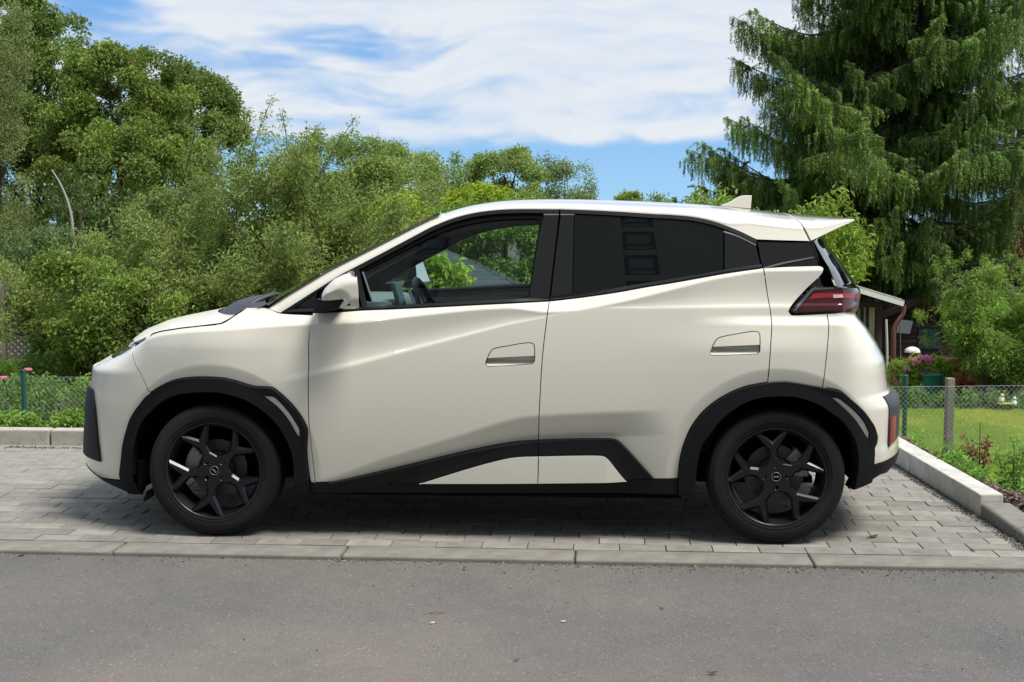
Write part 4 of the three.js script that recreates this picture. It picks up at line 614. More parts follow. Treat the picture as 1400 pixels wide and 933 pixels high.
// ---------------------------------------------------------------- wheels
const font = await new FontLoader().loadAsync('fonts/droid/droid_sans_bold.typeface.json');
{
  const R = 0.297, GROW = 1.024, RW = 0.216, tyreMat = dull(0.007, 0.007, 0.0078, 0.7, 0.55), rimMat = new THREE.MeshPhysicalMaterial({ color: rgb(0.048, 0.050, 0.054), roughness: 0.31, metalness: 0.95 }), barrel = std(0.02, 0.021, 0.023, 0.35, { metalness: 0.5 }), discMat = std(0.10, 0.09, 0.085, 0.5, { metalness: 0.7 }), cal = std(0.33, 0.32, 0.31, 0.5, { metalness: 0.4 }), bolt = std(0.006, 0.006, 0.006, 0.5);
  const treadBump = tex(512, 64, (i, j) => [((i + (j < 32 ? j : 64 - j) * 0.5) % 16 < 3 ? 0.1 : 0.8) * 1], false, 26, 1); tyreMat.bumpMap = treadBump; tyreMat.bumpScale = 0.0015;
  function wheel(name, ax, spin, holeAng, near) {
    const w = new THREE.Group(); w.name = name; w.position.set(ax, HUB_Y, near ? 0.745 : -0.745); w.rotation.y = near ? 0 : Math.PI; w.scale.setScalar(GROW); car.add(w);
    // tyre: half width 0.0925, outer face at z = +0.09
    const prof = [[RW - 0.004, -0.082], [RW + 0.006, -0.088], [0.245, -0.0925], [0.268, -0.088], [0.283, -0.079], [0.2915, -0.066]];
    const groove = [-0.045, -0.015, 0.015, 0.045]; let z = -0.066; for (const g of groove) { prof.push([R - Math.abs(g - 0.004) * 0.03, g - 0.0045], [R - 0.008, g - 0.004], [R - 0.008, g + 0.004], [R - Math.abs(g) * 0.03, g + 0.0045]); }
    prof.push([0.2915, 0.066], [0.286, 0.076], [0.2855, 0.077], [0.284, 0.0785], [0.270, 0.0865], [0.2685, 0.0885], [0.262, 0.0905], [0.246, 0.0925], [0.236, 0.0915], [0.2345, 0.0895], [0.226, 0.0885], [0.224, 0.0895], [RW + 0.007, 0.0885], [RW - 0.002, 0.083]);
    const tg = new THREE.LatheGeometry(prof.map(([r, q]) => new THREE.Vector2(r, q)), 96).rotateX(Math.PI / 2), tp = tg.attributes.position;
    for (let i = 0; i < tp.count; i++) if (tp.getY(i) < -0.289) tp.setY(i, -0.289 - (-0.289 - tp.getY(i)) * 0.85);
    mesh('tyre', tg, tyreMat, w);
    const rim = mesh('rim', new THREE.LatheGeometry([[0.19, -0.07], [0.186, 0.0], [0.19, 0.05], [0.203, 0.066], [0.2045, 0.080], [0.210, 0.0855], [0.2155, 0.086], [0.2165, 0.083], [0.2165, 0.07]].map(([a, b]) => new THREE.Vector2(a, b)), 96).rotateX(Math.PI / 2), barrel, w);
    const rot = (a, p) => [p[0] * Math.cos(a) - p[1] * Math.sin(a), p[0] * Math.sin(a) + p[1] * Math.cos(a)];
    const opts = { depth: 0.016, bevelEnabled: true, bevelThickness: 0.010, bevelSize: 0.009, bevelSegments: 1, curveSegments: 24 };
    // five Y spokes, each a part of its own
    for (let k = 0; k < 5; k++) {
      const a = (spin + 72 * k) * Math.PI / 180, q = 17.2 * Math.PI / 180, o = 0.2005, hw = 0.0048;
      const arm = (s) => { const e = [Math.cos(q * s) * o, Math.sin(q * s) * o], n = [-Math.sin(q * s * 2.1), Math.cos(q * s * 2.1)]; return [[e[0] + n[0] * hw, e[1] + n[1] * hw], [e[0] - n[0] * hw, e[1] - n[1] * hw]]; };
      const [au, al] = arm(1), [bu, bl] = arm(-1);
      const pts = [[0.045, -0.024], [0.075, -0.0135], [0.116, -0.0105], bl, bu, [0.142, 0], al, au, [0.116, 0.0105], [0.075, 0.0135], [0.045, 0.024]].map((p) => rot(a, p));
      const g = new THREE.ExtrudeGeometry(new THREE.Shape(pts.map((p) => new THREE.Vector2(...p))), opts), gp = g.attributes.position;
      for (let i = 0; i < gp.count; i++) { const r = Math.hypot(gp.getX(i), gp.getY(i)); gp.setZ(i, gp.getZ(i) + 0.040 + 0.018 * sstep(0.07, 0.2, r) - 0.0); }
      g.computeVertexNormals(); mesh('spoke', g, rimMat, w);
    }
    // hub plate: five-sided with bolt holes
    const hubPts = []; for (let k = 0; k < 5; k++) { const a = (spin + 72 * k) * Math.PI / 180; hubPts.push(rot(a, [0.078, -0.015]), rot(a, [0.078, 0.015]), rot(a + Math.PI / 5, [0.060, 0])); }
    const hs = new THREE.Shape(hubPts.map((p) => new THREE.Vector2(...p)));
    for (let k = 0; k < 4; k++) { const a = (holeAng + 90 * k) * Math.PI / 180, h = new THREE.Path(); h.absarc(0.05 * Math.cos(a), 0.05 * Math.sin(a), 0.0115, 0, Math.PI * 2, true); hs.holes.push(h); }
    mesh('hub_plate', new THREE.ExtrudeGeometry(hs, { depth: 0.018, bevelEnabled: true, bevelThickness: 0.006, bevelSize: 0.005, bevelSegments: 1, curveSegments: 12 }).translate(0, 0, 0.043), rimMat, w);
    for (let k = 0; k < 4; k++) { const a = (holeAng + 90 * k) * Math.PI / 180; mesh('wheel_bolt', new THREE.CylinderGeometry(0.0068, 0.0068, 0.02, 6).rotateX(Math.PI / 2).translate(0.05 * Math.cos(a), 0.05 * Math.sin(a), 0.030), bolt, w); }
    mesh('hub_cap', new THREE.LatheGeometry([[0.0001, 0.071], [0.017, 0.070], [0.020, 0.067], [0.0205, 0.06]].map(([a, b]) => new THREE.Vector2(a, b)), 28).rotateX(-Math.PI / 2).scale(1, 1, -1).translate(0, 0, 0), std(0.012, 0.012, 0.013, 0.25), w);
    if (near) {
      const tg2 = new TextGeometry('BYD', { font, size: 0.0085, depth: 0.001, curveSegments: 3 }); tg2.computeBoundingBox(); tg2.translate(-tg2.boundingBox.max.x / 2, -0.0042, 0.0712).rotateZ(near && spin > 30 ? -0.75 : 0.05);
      mesh('badge', [tg2, new THREE.TorusGeometry(0.0185, 0.0009, 6, 28).translate(0, 0, 0.070)], std(0.5, 0.5, 0.5, 0.35, { metalness: 0.6 }), w);
    }
    // brake
    mesh('brake_disc', [new THREE.CylinderGeometry(0.128, 0.128, 0.012, 48).rotateX(Math.PI / 2).translate(0, 0, -0.012), new THREE.CylinderGeometry(0.075, 0.078, 0.04, 32).rotateX(Math.PI / 2).translate(0, 0, 0.01)], discMat, w);
    const front = ax < 0, ca = front ? 165 : 25; const cg = []; { const sh = new THREE.Shape(); const r0 = 0.088, r1 = 0.142, s = (ca - 26) * Math.PI / 180, e = (ca + 26) * Math.PI / 180; sh.absarc(0, 0, r1, s, e, false); sh.absarc(0, 0, r0, e, s, true); cg.push(new THREE.ExtrudeGeometry(sh, { depth: 0.04, bevelEnabled: true, bevelSize: 0.006, bevelThickness: 0.008, bevelSegments: 2 }).translate(0, 0, -0.03)); for (const d of [-22, 14]) { const q = (ca + d) * Math.PI / 180; cg.push(new THREE.CylinderGeometry(0.011, 0.011, 0.05, 10).rotateX(Math.PI / 2).translate(0.112 * Math.cos(q), 0.112 * Math.sin(q), 0.0)); } }
    mesh('brake_caliper', cg, cal, w);
    mesh('axle_stub', new THREE.CylinderGeometry(0.05, 0.06, 0.2, 16).rotateX(Math.PI / 2).translate(0, 0, -0.11), shadowBlack, w);
    return w;
  }
  wheel('wheel', AX[0], 44, 45, true); wheel('wheel_001', AX[1], 25, 2, true); wheel('wheel_002', AX[0], 10, 45, false); wheel('wheel_003', AX[1], 60, 20, false);
}
// ================================================================ trees, shrubs and ground plants
const leafMat = (rough = 0.62, t = 0.5) => new THREE.MeshPhysicalMaterial({ color: rgb(3.45, 3.65, 2.4), roughness: rough, transmission: t, thickness: 0, side: THREE.DoubleSide, specularIntensity: 0.6 });
const PETAL = new THREE.MeshPhysicalMaterial({ color: rgb(1, 1, 1), roughness: 0.75, transmission: 0.3, thickness: 0, side: THREE.DoubleSide }), LEAF = leafMat(0.7), LEAF_SHINY = leafMat(0.62), NEEDLE = leafMat(0.75, 0.35);
// a spray of n folded leaves within a radius
function spray(seed, n, rad, len, wid, up = 0.4) {
  const R = rng(seed), pos = [], v = new THREE.Vector3(), a = new THREE.Vector3(), b = new THREE.Vector3(), c = new THREE.Vector3();
  for (let i = 0; i < n; i++) {
    do v.set(R() * 2 - 1, R() * 2 - 1, R() * 2 - 1); while (v.length() > 1);
    v.multiplyScalar(rad); a.set(R() * 2 - 1, (R() * 2 - 1) * 0.8 - 0.15, R() * 2 - 1).normalize(); b.set(R() * 2 - 1, R() * 2 - 1 + up * 3, R() * 2 - 1).normalize(); c.crossVectors(a, b).normalize(); b.crossVectors(c, a).normalize();
    const l = len * (0.7 + R() * 0.6), w = wid * (0.7 + R() * 0.5), f = 0.25 * w;
    const base = v.clone(), tip = v.clone().addScaledVector(a, l).addScaledVector(b, -0.25 * l), mid = v.clone().addScaledVector(a, l * 0.48), p = mid.clone().addScaledVector(c, w / 2).addScaledVector(b, f), q = mid.clone().addScaledVector(c, -w / 2).addScaledVector(b, f);
    for (const k of [base, p, tip, base, tip, q]) pos.push(k.x, k.y, k.z);
  }
  const g = new THREE.BufferGeometry(); g.setAttribute('position', new THREE.Float32BufferAttribute(pos, 3)); g.computeVertexNormals(); return g;
}
const bark = (r, g, b) => std(r, g, b, 0.95);
function tint(c, R, amt = 0.22) { const k = 1 + (R() - 0.5) * 2 * amt, h = (R() - 0.5) * amt * 0.6; return rgb(c[0] * k * (1 + h), c[1] * k, c[2] * k * (1 - h)); }
// a crown of lobes: [px, py, half width px, half height px, further away m]; foliage gathers in puffs on the lobes
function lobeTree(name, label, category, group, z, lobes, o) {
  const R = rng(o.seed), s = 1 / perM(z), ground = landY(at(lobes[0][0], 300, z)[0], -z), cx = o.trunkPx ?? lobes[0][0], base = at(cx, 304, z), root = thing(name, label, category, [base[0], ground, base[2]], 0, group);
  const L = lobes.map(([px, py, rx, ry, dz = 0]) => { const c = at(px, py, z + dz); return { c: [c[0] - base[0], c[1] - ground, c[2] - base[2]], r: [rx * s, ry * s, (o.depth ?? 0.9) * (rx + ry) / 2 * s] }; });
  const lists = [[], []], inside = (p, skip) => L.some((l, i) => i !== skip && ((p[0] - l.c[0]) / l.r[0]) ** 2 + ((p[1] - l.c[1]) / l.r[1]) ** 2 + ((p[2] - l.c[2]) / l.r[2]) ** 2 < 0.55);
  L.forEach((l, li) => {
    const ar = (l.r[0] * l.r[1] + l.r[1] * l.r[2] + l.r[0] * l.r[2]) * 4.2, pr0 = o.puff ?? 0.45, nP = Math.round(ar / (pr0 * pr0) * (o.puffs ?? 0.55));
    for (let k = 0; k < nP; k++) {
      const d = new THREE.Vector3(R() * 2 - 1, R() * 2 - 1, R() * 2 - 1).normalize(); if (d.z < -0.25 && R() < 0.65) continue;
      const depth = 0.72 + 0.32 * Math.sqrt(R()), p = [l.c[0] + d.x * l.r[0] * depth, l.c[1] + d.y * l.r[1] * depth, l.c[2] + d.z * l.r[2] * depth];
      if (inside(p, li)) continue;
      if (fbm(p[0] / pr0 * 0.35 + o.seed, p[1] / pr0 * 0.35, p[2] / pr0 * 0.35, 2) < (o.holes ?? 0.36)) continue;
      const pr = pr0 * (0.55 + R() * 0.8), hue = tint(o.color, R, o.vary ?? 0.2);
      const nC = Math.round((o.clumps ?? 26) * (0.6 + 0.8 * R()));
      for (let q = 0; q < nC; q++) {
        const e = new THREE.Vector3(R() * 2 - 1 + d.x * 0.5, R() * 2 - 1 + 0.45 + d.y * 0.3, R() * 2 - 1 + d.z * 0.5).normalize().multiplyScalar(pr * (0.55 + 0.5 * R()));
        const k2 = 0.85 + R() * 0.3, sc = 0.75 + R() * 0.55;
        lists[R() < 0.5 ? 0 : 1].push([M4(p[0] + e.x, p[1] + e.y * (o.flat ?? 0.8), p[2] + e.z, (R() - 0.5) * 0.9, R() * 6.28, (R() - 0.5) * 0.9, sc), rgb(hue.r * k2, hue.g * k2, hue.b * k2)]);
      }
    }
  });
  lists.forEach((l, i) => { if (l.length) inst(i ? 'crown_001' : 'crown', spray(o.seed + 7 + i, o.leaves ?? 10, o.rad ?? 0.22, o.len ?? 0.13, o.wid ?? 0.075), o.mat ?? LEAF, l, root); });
  const tr = o.trunk ?? 0.18, top = Math.max(...L.map((l) => l.c[1])), wood = bark(...(o.bark ?? [0.06, 0.05, 0.04]));
  const tp = [[0, -0.3, 0], [0.05 * top * (R() - 0.5), top * 0.3, 0], [L[0].c[0] * 0.5, top * 0.62, L[0].c[2] * 0.4], [L[0].c[0] * 0.7, top * 0.98, L[0].c[2] * 0.6]];
  mesh('trunk', tube(tp, tr, 10, 8, tr * 0.25), wood, root);
  L.forEach((l) => { const h = Math.min(top * 0.6, Math.max(0.3, l.c[1] * 0.55)); mesh('limb', tube([[L[0].c[0] * 0.3 * (h / top), h, 0], [l.c[0] * 0.5, lerp(h, l.c[1], 0.6), l.c[2] * 0.5], [l.c[0] * 1.02, l.c[1] + l.r[1] * 0.4, l.c[2]]], tr * 0.42, 8, 6, tr * 0.08), wood, root); });
  return root;
}
// a many-stemmed shrub grown twig by twig
function grownShrub(name, label, category, group, base, o) {
  const R = rng(o.seed), root = thing(name, label, category, base, 0, group), wood = [], list = [[], []];
  const leafAt = (p, sc = 1) => { const hue = tint(o.color, R, o.vary ?? 0.25); list[R() < 0.5 ? 0 : 1].push([M4(p.x, p.y, p.z, (R() - 0.5) * 1.2, R() * 6.28, (R() - 0.5) * 1.2, sc * (0.7 + R() * 0.6)), hue]); };
  function grow(p, d, len, r, lev) {
    const pts = [p.clone()], q = p.clone(), dir = d.clone(), n = 4;
    for (let i = 0; i < n; i++) { dir.x += (R() - 0.5) * (o.wiggle ?? 0.35); dir.y += (R() - 0.5) * 0.3 + (o.lift ?? 0.05); dir.z += (R() - 0.5) * (o.wiggle ?? 0.35); dir.normalize(); q.addScaledVector(dir, len / n); pts.push(q.clone());
      if (lev >= (o.leafFrom ?? 3)) for (let k = 0; k < (o.per ?? 3); k++) leafAt(q.clone().add(new THREE.Vector3(R() - 0.5, R() - 0.5, R() - 0.5).multiplyScalar(o.scatter ?? 0.16))); }
    if (r > (o.minWood ?? 0.0025)) wood.push(tube(pts.map((v) => v.toArray()), r, 5, lev < 2 ? 7 : 4, r * 0.55));
    if (lev >= o.levels) return;
    const kids = lev === 0 ? (o.kids0 ?? 3) : 2 + (R() < (o.third ?? 0.5) ? 1 : 0);
    for (let k = 0; k < kids; k++) { const from = pts[2 + Math.floor(R() * 3)], nd = dir.clone().add(new THREE.Vector3((R() - 0.5) * 2, (R() - 0.5) * 1.1 + (o.rise ?? 0.25), (R() - 0.5) * 2).multiplyScalar(o.fan ?? 0.75)).normalize(); grow(from, nd, len * (0.62 + R() * 0.25), r * 0.58, lev + 1); }
  }
  for (let i = 0; i < o.stems; i++) { const t = (i + 0.5) / o.stems * 2 - 1; grow(new THREE.Vector3(t * (o.foot ?? 0.25), -0.15, (R() - 0.5) * 0.4), new THREE.Vector3(t * (o.splay ?? 0.7) + (R() - 0.5) * 0.2, 1, (R() - 0.5) * (o.splayZ ?? 0.9)).normalize(), o.len * (0.8 + R() * 0.4), o.rad, 0); }
  for (const sp of o.sprigs ?? []) { const pts = sp.map((v) => new THREE.Vector3(v[0] - base[0], v[1] - base[1], v[2] - base[2])), cv = new THREE.CatmullRomCurve3(pts); wood.push(tube(pts.map((v) => v.toArray()), 0.008, 10, 4, 0.003)); for (let k = 0; k < (o.sprigLeaves ?? 26); k++) { const t = Math.pow(R(), 0.8), w = 0.11 * (1 - t) + 0.03; leafAt(cv.getPoint(t).add(new THREE.Vector3((R() - 0.5) * w * 2, (R() - 0.5) * w * 2, (R() - 0.5) * w * 2)), 0.6); } }
  list.forEach((l, i) => inst(i ? 'foliage_001' : 'foliage', spray(o.seed + 3 + i, o.leaves, o.sprayRad, o.leafLen, o.leafWid), o.mat ?? LEAF, l, root));
  mesh('stems', wood, bark(...(o.bark ?? [0.075, 0.062, 0.05])), root).userData.kind = 'stuff';
  return root;
}
const G1 = 'tall deciduous trees at the back on the left', G2 = 'rounded trees far behind the car', G3 = 'garden shrubs behind the drive on the left';
const dark = [0.060, 0.083, 0.020], olive = [0.086, 0.104, 0.040], fresh = [0.10, 0.145, 0.022], lime = [0.125, 0.155, 0.020], blueg = [0.055, 0.078, 0.040], greyg = [0.105, 0.12, 0.062];
// tall trees, upper left
lobeTree('broadleaf_tree', 'tall broad deciduous tree at the top left corner', 'tree', G1, 44, [[55, 130, 70, 100], [15, 55, 48, 60, 1], [75, 62, 45, 42], [105, 160, 55, 75, -2], [30, 240, 60, 90, -2]], { seed: 11, color: dark, puff: 0.5, clumps: 26, holes: 0.37, len: 0.115, wid: 0.07, rad: 0.25, leaves: 15, trunk: 0.22 });
lobeTree('broadleaf_tree', 'tall deciduous tree with sky gaps, second from the left edge', 'tree', G1, 41, [[165, 170, 60, 80], [145, 105, 45, 38], [200, 118, 42, 36, 1], [225, 185, 45, 60, 1], [130, 230, 60, 80, -1], [190, 260, 70, 70, -2]], { seed: 23, color: [0.066, 0.088, 0.019], puff: 0.45, clumps: 26, holes: 0.38, len: 0.11, wid: 0.07, rad: 0.23, leaves: 15, trunk: 0.2 });
lobeTree('broadleaf_tree', 'deciduous tree whose crown ends the tall row, above the grey-green shrub', 'tree', G1, 46, [[262, 165, 48, 55], [245, 125, 38, 32], [290, 150, 30, 36, 1], [285, 215, 50, 50], [235, 240, 60, 70, -1]], { seed: 31, color: [0.060, 0.082, 0.021], puff: 0.45, clumps: 26, holes: 0.37, len: 0.11, wid: 0.07, rad: 0.23, leaves: 15, trunk: 0.2 });
lobeTree('feathery_tree', 'slender grey-green tree cut by the left picture edge', 'tree', null, 24, [[-4, 150, 26, 90], [-8, 50, 34, 70], [2, 250, 24, 90], [-6, 320, 28, 60]], { seed: 37, color: [0.085, 0.098, 0.050], puff: 0.22, clumps: 20, holes: 0.34, len: 0.055, wid: 0.018, rad: 0.13, leaves: 12, trunk: 0.12, flat: 1.2 });
lobeTree('understorey_shrub', 'dark layered shrub in the shade below the tall trees, around the bare branch', 'shrub', null, 27, [[110, 320, 80, 55], [150, 270, 60, 50, 1], [60, 350, 60, 50], [190, 340, 60, 60, 1]], { seed: 41, color: [0.036, 0.054, 0.016], puff: 0.34, clumps: 13, holes: 0.47, len: 0.12, wid: 0.05, rad: 0.20, leaves: 9, flat: 0.35, trunk: 0.1 });  // leaf colour darkened to hold the deep shadow under the trees
// row of rounded trees, centre
lobeTree('round_tree', 'large rounded tree crown behind the grey-green shrub, left of the windscreen', 'tree', G2, 48, [[470, 262, 60, 62], [440, 240, 40, 45], [500, 238, 38, 34, 1], [520, 290, 60, 60, -2], [430, 320, 70, 70, -2]], { seed: 53, color: [0.088, 0.112, 0.042], puff: 0.6, clumps: 26, holes: 0.33, len: 0.11, wid: 0.065, rad: 0.26, leaves: 14, trunk: 0.26 });
lobeTree('round_tree', 'rounded tree crown directly above the windscreen pillar', 'tree', G2, 52, [[548, 272, 44, 56], [535, 240, 30, 28], [575, 262, 24, 36, 1], [570, 310, 50, 50, -2]], { seed: 59, color: [0.092, 0.115, 0.046], puff: 0.6, clumps: 26, holes: 0.33, len: 0.11, wid: 0.065, rad: 0.26, leaves: 14, trunk: 0.22 });
lobeTree('slim_tree', 'pale airy tree left of the round one, above the front of the roof', 'tree', null, 62, [[600, 262, 24, 44], [612, 232, 12, 18], [588, 240, 12, 20], [620, 252, 10, 14], [600, 300, 36, 40]], { seed: 61, color: [0.085, 0.115, 0.068], puff: 0.5, clumps: 18, holes: 0.40, len: 0.15, wid: 0.09, rad: 0.26, leaves: 9, trunk: 0.2 });
lobeTree('round_tree', 'domed tree above the middle of the car roof', 'tree', G2, 66, [[690, 258, 44, 44], [672, 242, 24, 24], [706, 240, 24, 28, 1], [724, 264, 22, 32, 1], [655, 268, 20, 26], [690, 290, 60, 30]], { seed: 67, color: [0.092, 0.115, 0.046], puff: 0.55, clumps: 28, holes: 0.25, len: 0.13, wid: 0.08, rad: 0.28, leaves: 13, trunk: 0.24 });
lobeTree('birch_tree', 'twin-topped drooping birch right of the domed tree, above the roof', 'tree', null, 70, [[772, 258, 18, 26], [745, 258, 14, 28], [795, 262, 12, 24, 1], [765, 290, 40, 25]], { seed: 71, color: [0.078, 0.098, 0.055], puff: 0.5, clumps: 22, holes: 0.38, len: 0.14, wid: 0.07, rad: 0.30, leaves: 9, trunk: 0.2, flat: 1.4 });
lobeTree('distant_treetop', 'small treetop just showing over the roof, left of the two', 'tree', 'treetops just showing over the car roof', 60, [[860, 279, 14, 13], [853, 268, 5, 6], [870, 271, 6, 6]], { seed: 73, color: [0.085, 0.11, 0.034], puff: 0.3, clumps: 16, holes: 0.3, len: 0.13, wid: 0.07, rad: 0.2, leaves: 8, trunk: 0.1 });
lobeTree('distant_treetop', 'small treetop just showing over the roof, right of the two', 'tree', 'treetops just showing over the car roof', 60, [[914, 281, 15, 12], [903, 272, 6, 5], [922, 273, 6, 5]], { seed: 79, color: [0.085, 0.11, 0.034], puff: 0.3, clumps: 16, holes: 0.3, len: 0.13, wid: 0.07, rad: 0.2, leaves: 8, trunk: 0.1 });
// bright shrubs behind the car
lobeTree('lime_shrub', 'yellow-green shrub along the upper windscreen pillar', 'shrub', 'yellow-green shrubs behind the car roof', 23, [[520, 335, 40, 40], [545, 300, 26, 26], [500, 345, 30, 30], [470, 370, 24, 24, -1], [560, 330, 40, 40]], { seed: 83, color: lime, puff: 0.22, clumps: 18, holes: 0.40, len: 0.085, wid: 0.035, rad: 0.14, leaves: 9, trunk: 0.06 });
lobeTree('lime_shrub', 'yellow-green shrub just above the roof, left of the domed tree', 'shrub', 'yellow-green shrubs behind the car roof', 30, [[650, 292, 36, 30], [640, 270, 18, 14], [665, 278, 20, 16], [615, 300, 30, 24]], { seed: 89, color: lime, puff: 0.28, clumps: 18, holes: 0.38, len: 0.10, wid: 0.04, rad: 0.17, leaves: 9, trunk: 0.06 });
lobeTree('hedge_bush', 'dense mid-green bush seen through the open front window view, right of the slate gable', 'shrub', null, 19.5, [[690, 345, 60, 60], [640, 330, 40, 40], [730, 340, 45, 55], [700, 390, 60, 50]], { seed: 97, color: [0.074, 0.114, 0.028], puff: 0.2, clumps: 26, puffs: 0.8, holes: 0.08, len: 0.07, wid: 0.03, rad: 0.13, leaves: 11, trunk: 0.06 });
lobeTree('laurel_bush', 'small yellow-green bush in front of the slate gable, seen through the front window', 'shrub', null, 13.2, [[597, 390, 15, 30], [608, 376, 11, 18], [590, 372, 11, 14], [617, 402, 13, 18], [585, 408, 18, 22]], { seed: 101, color: [0.105, 0.14, 0.022], puff: 0.13, clumps: 14, holes: 0.3, len: 0.085, wid: 0.034, rad: 0.08, leaves: 8, trunk: 0.03, mat: LEAF_SHINY });
lobeTree('wisteria_bush', 'yellow-green bush behind the tail of the car, spilling past the spoiler', 'shrub', null, 17, [[1060, 290, 52, 30], [990, 280, 36, 20], [1110, 300, 44, 40], [1152, 345, 22, 34], [1130, 370, 34, 34], [1040, 330, 70, 50], [960, 276, 14, 10]], { seed: 103, color: [0.100, 0.132, 0.026], puff: 0.17, clumps: 13, puffs: 0.5, holes: 0.42, len: 0.085, wid: 0.024, rad: 0.12, leaves: 11, trunk: 0.02 });
// large grey-green shrub left of the car
{
  const z = 16, b = at(312, 304, z), g = landY(b[0], -z), P3 = (px, py, dz = 0) => at(px, py, z + dz);
  grownShrub('grey_green_shrub', 'large loose grey-green shrub with dark twigs behind the bonnet', 'shrub', null, [b[0], g, b[2]], { seed: 131, stems: 10, len: 1.2, rad: 0.045, levels: 5, kids0: 4, leafFrom: 3, per: 3, splay: 0.72, foot: 0.5, color: olive, vary: 0.28, leaves: 9, sprayRad: 0.085, leafLen: 0.058, leafWid: 0.021, scatter: 0.20, third: 0.55, rise: 0.18, lift: 0.03, bark: [0.045, 0.038, 0.032],
    sprigs: [[P3(335, 250), P3(350, 190), P3(372, 133)], [P3(320, 240), P3(335, 175), P3(340, 150)], [P3(380, 250, 0.3), P3(392, 205, 0.3), P3(385, 150, 0.3)], [P3(420, 260), P3(450, 215), P3(486, 160)], [P3(430, 250, 0.2), P3(460, 205, 0.2), P3(484, 178, 0.2)], [P3(390, 230), P3(415, 195), P3(440, 175)], [P3(250, 250), P3(262, 200), P3(270, 160)], [P3(290, 240), P3(300, 190), P3(296, 150)]], sprigLeaves: 34 });
  lobeTree('grey_green_shrub', 'rounded grey-green shrub low behind the car bonnet and windscreen', 'shrub', null, 18.5, [[400, 360, 80, 80], [330, 330, 80, 80], [250, 340, 80, 80], [450, 340, 60, 60], [200, 390, 70, 60], [330, 420, 120, 50]], { seed: 137, color: [0.072, 0.09, 0.034], puff: 0.22, clumps: 15, holes: 0.36, len: 0.06, wid: 0.024, rad: 0.12, leaves: 11, trunk: 0.08 });
}
// left-hand garden shrubs
lobeTree('leafy_bush', 'bright leafy bush left of the car nose, right of the trellis', 'shrub', null, 14.2, [[125, 420, 62, 50], [170, 440, 60, 60], [100, 385, 40, 36], [95, 455, 38, 36], [215, 460, 60, 50]], { seed: 139, color: [0.076, 0.102, 0.026], puff: 0.17, clumps: 16, puffs: 0.42, holes: 0.42, len: 0.05, wid: 0.026, rad: 0.11, leaves: 12, trunk: 0.05 });
lobeTree('blue_green_bush', 'dark blue-green bush above the trellis at the left', 'shrub', null, 21, [[50, 370, 42, 34], [20, 345, 40, 30], [85, 350, 34, 30]], { seed: 149, color: blueg, puff: 0.22, clumps: 18, holes: 0.32, len: 0.06, wid: 0.03, rad: 0.12, leaves: 10, trunk: 0.05 });
lobeTree('grey_bush', 'grey-green bush at the left picture edge beside the trellis', 'shrub', null, 17, [[-10, 430, 24, 50], [-4, 390, 22, 30], [-16, 470, 28, 40]], { seed: 151, color: greyg, puff: 0.18, clumps: 18, holes: 0.3, len: 0.06, wid: 0.025, rad: 0.10, leaves: 10, trunk: 0.04 });
// weedy bank below the left fence
lobeTree('bank_shrubs', 'tangle of low green shrubs on the bank behind the left fence', 'shrub', null, 12.6, [[60, 560, 60, 30], [110, 548, 50, 36], [10, 565, 50, 28], [150, 560, 50, 46], [-40, 560, 50, 34], [90, 590, 60, 30], [20, 595, 60, 28]], { seed: 157, color: [0.070, 0.112, 0.028], puff: 0.13, clumps: 14, puffs: 0.5, holes: 0.36, len: 0.045, wid: 0.020, rad: 0.08, leaves: 12, trunk: 0.015 });
lobeTree('kerb_weeds', 'low weeds along the foot of the left fence, just above the kerb', 'weeds', null, 9.25, [[15, 588, 34, 10], [70, 590, 26, 12], [110, 586, 24, 14], [42, 584, 16, 14], [150, 588, 30, 14]], { seed: 158, color: [0.078, 0.12, 0.028], puff: 0.07, clumps: 9, puffs: 0.5, holes: 0.34, len: 0.045, wid: 0.018, rad: 0.05, leaves: 10, trunk: 0.008 });
lobeTree('hedge_plants', 'soft green perennials rising behind the left fence', 'shrub', null, 14.6, [[75, 500, 42, 22], [120, 505, 40, 30], [20, 535, 50, 20], [75, 530, 60, 28], [140, 520, 40, 40]], { seed: 163, color: [0.085, 0.128, 0.036], puff: 0.15, clumps: 14, puffs: 0.5, holes: 0.34, len: 0.06, wid: 0.018, rad: 0.09, leaves: 12, trunk: 0.015 });
// bare curved branch
{ const z = 25.5, p = [[100, 331], [98.5, 310], [97, 295], [90, 270], [80, 248], [70, 232]].map(([a, b]) => at(a, b, z)); tag(mesh('bare_branch', tube(p, 0.034, 24, 7, 0.014), bark(0.34, 0.33, 0.30)), 'bare pale branch curving up out of the dark shrub at the left', 'branch'); }
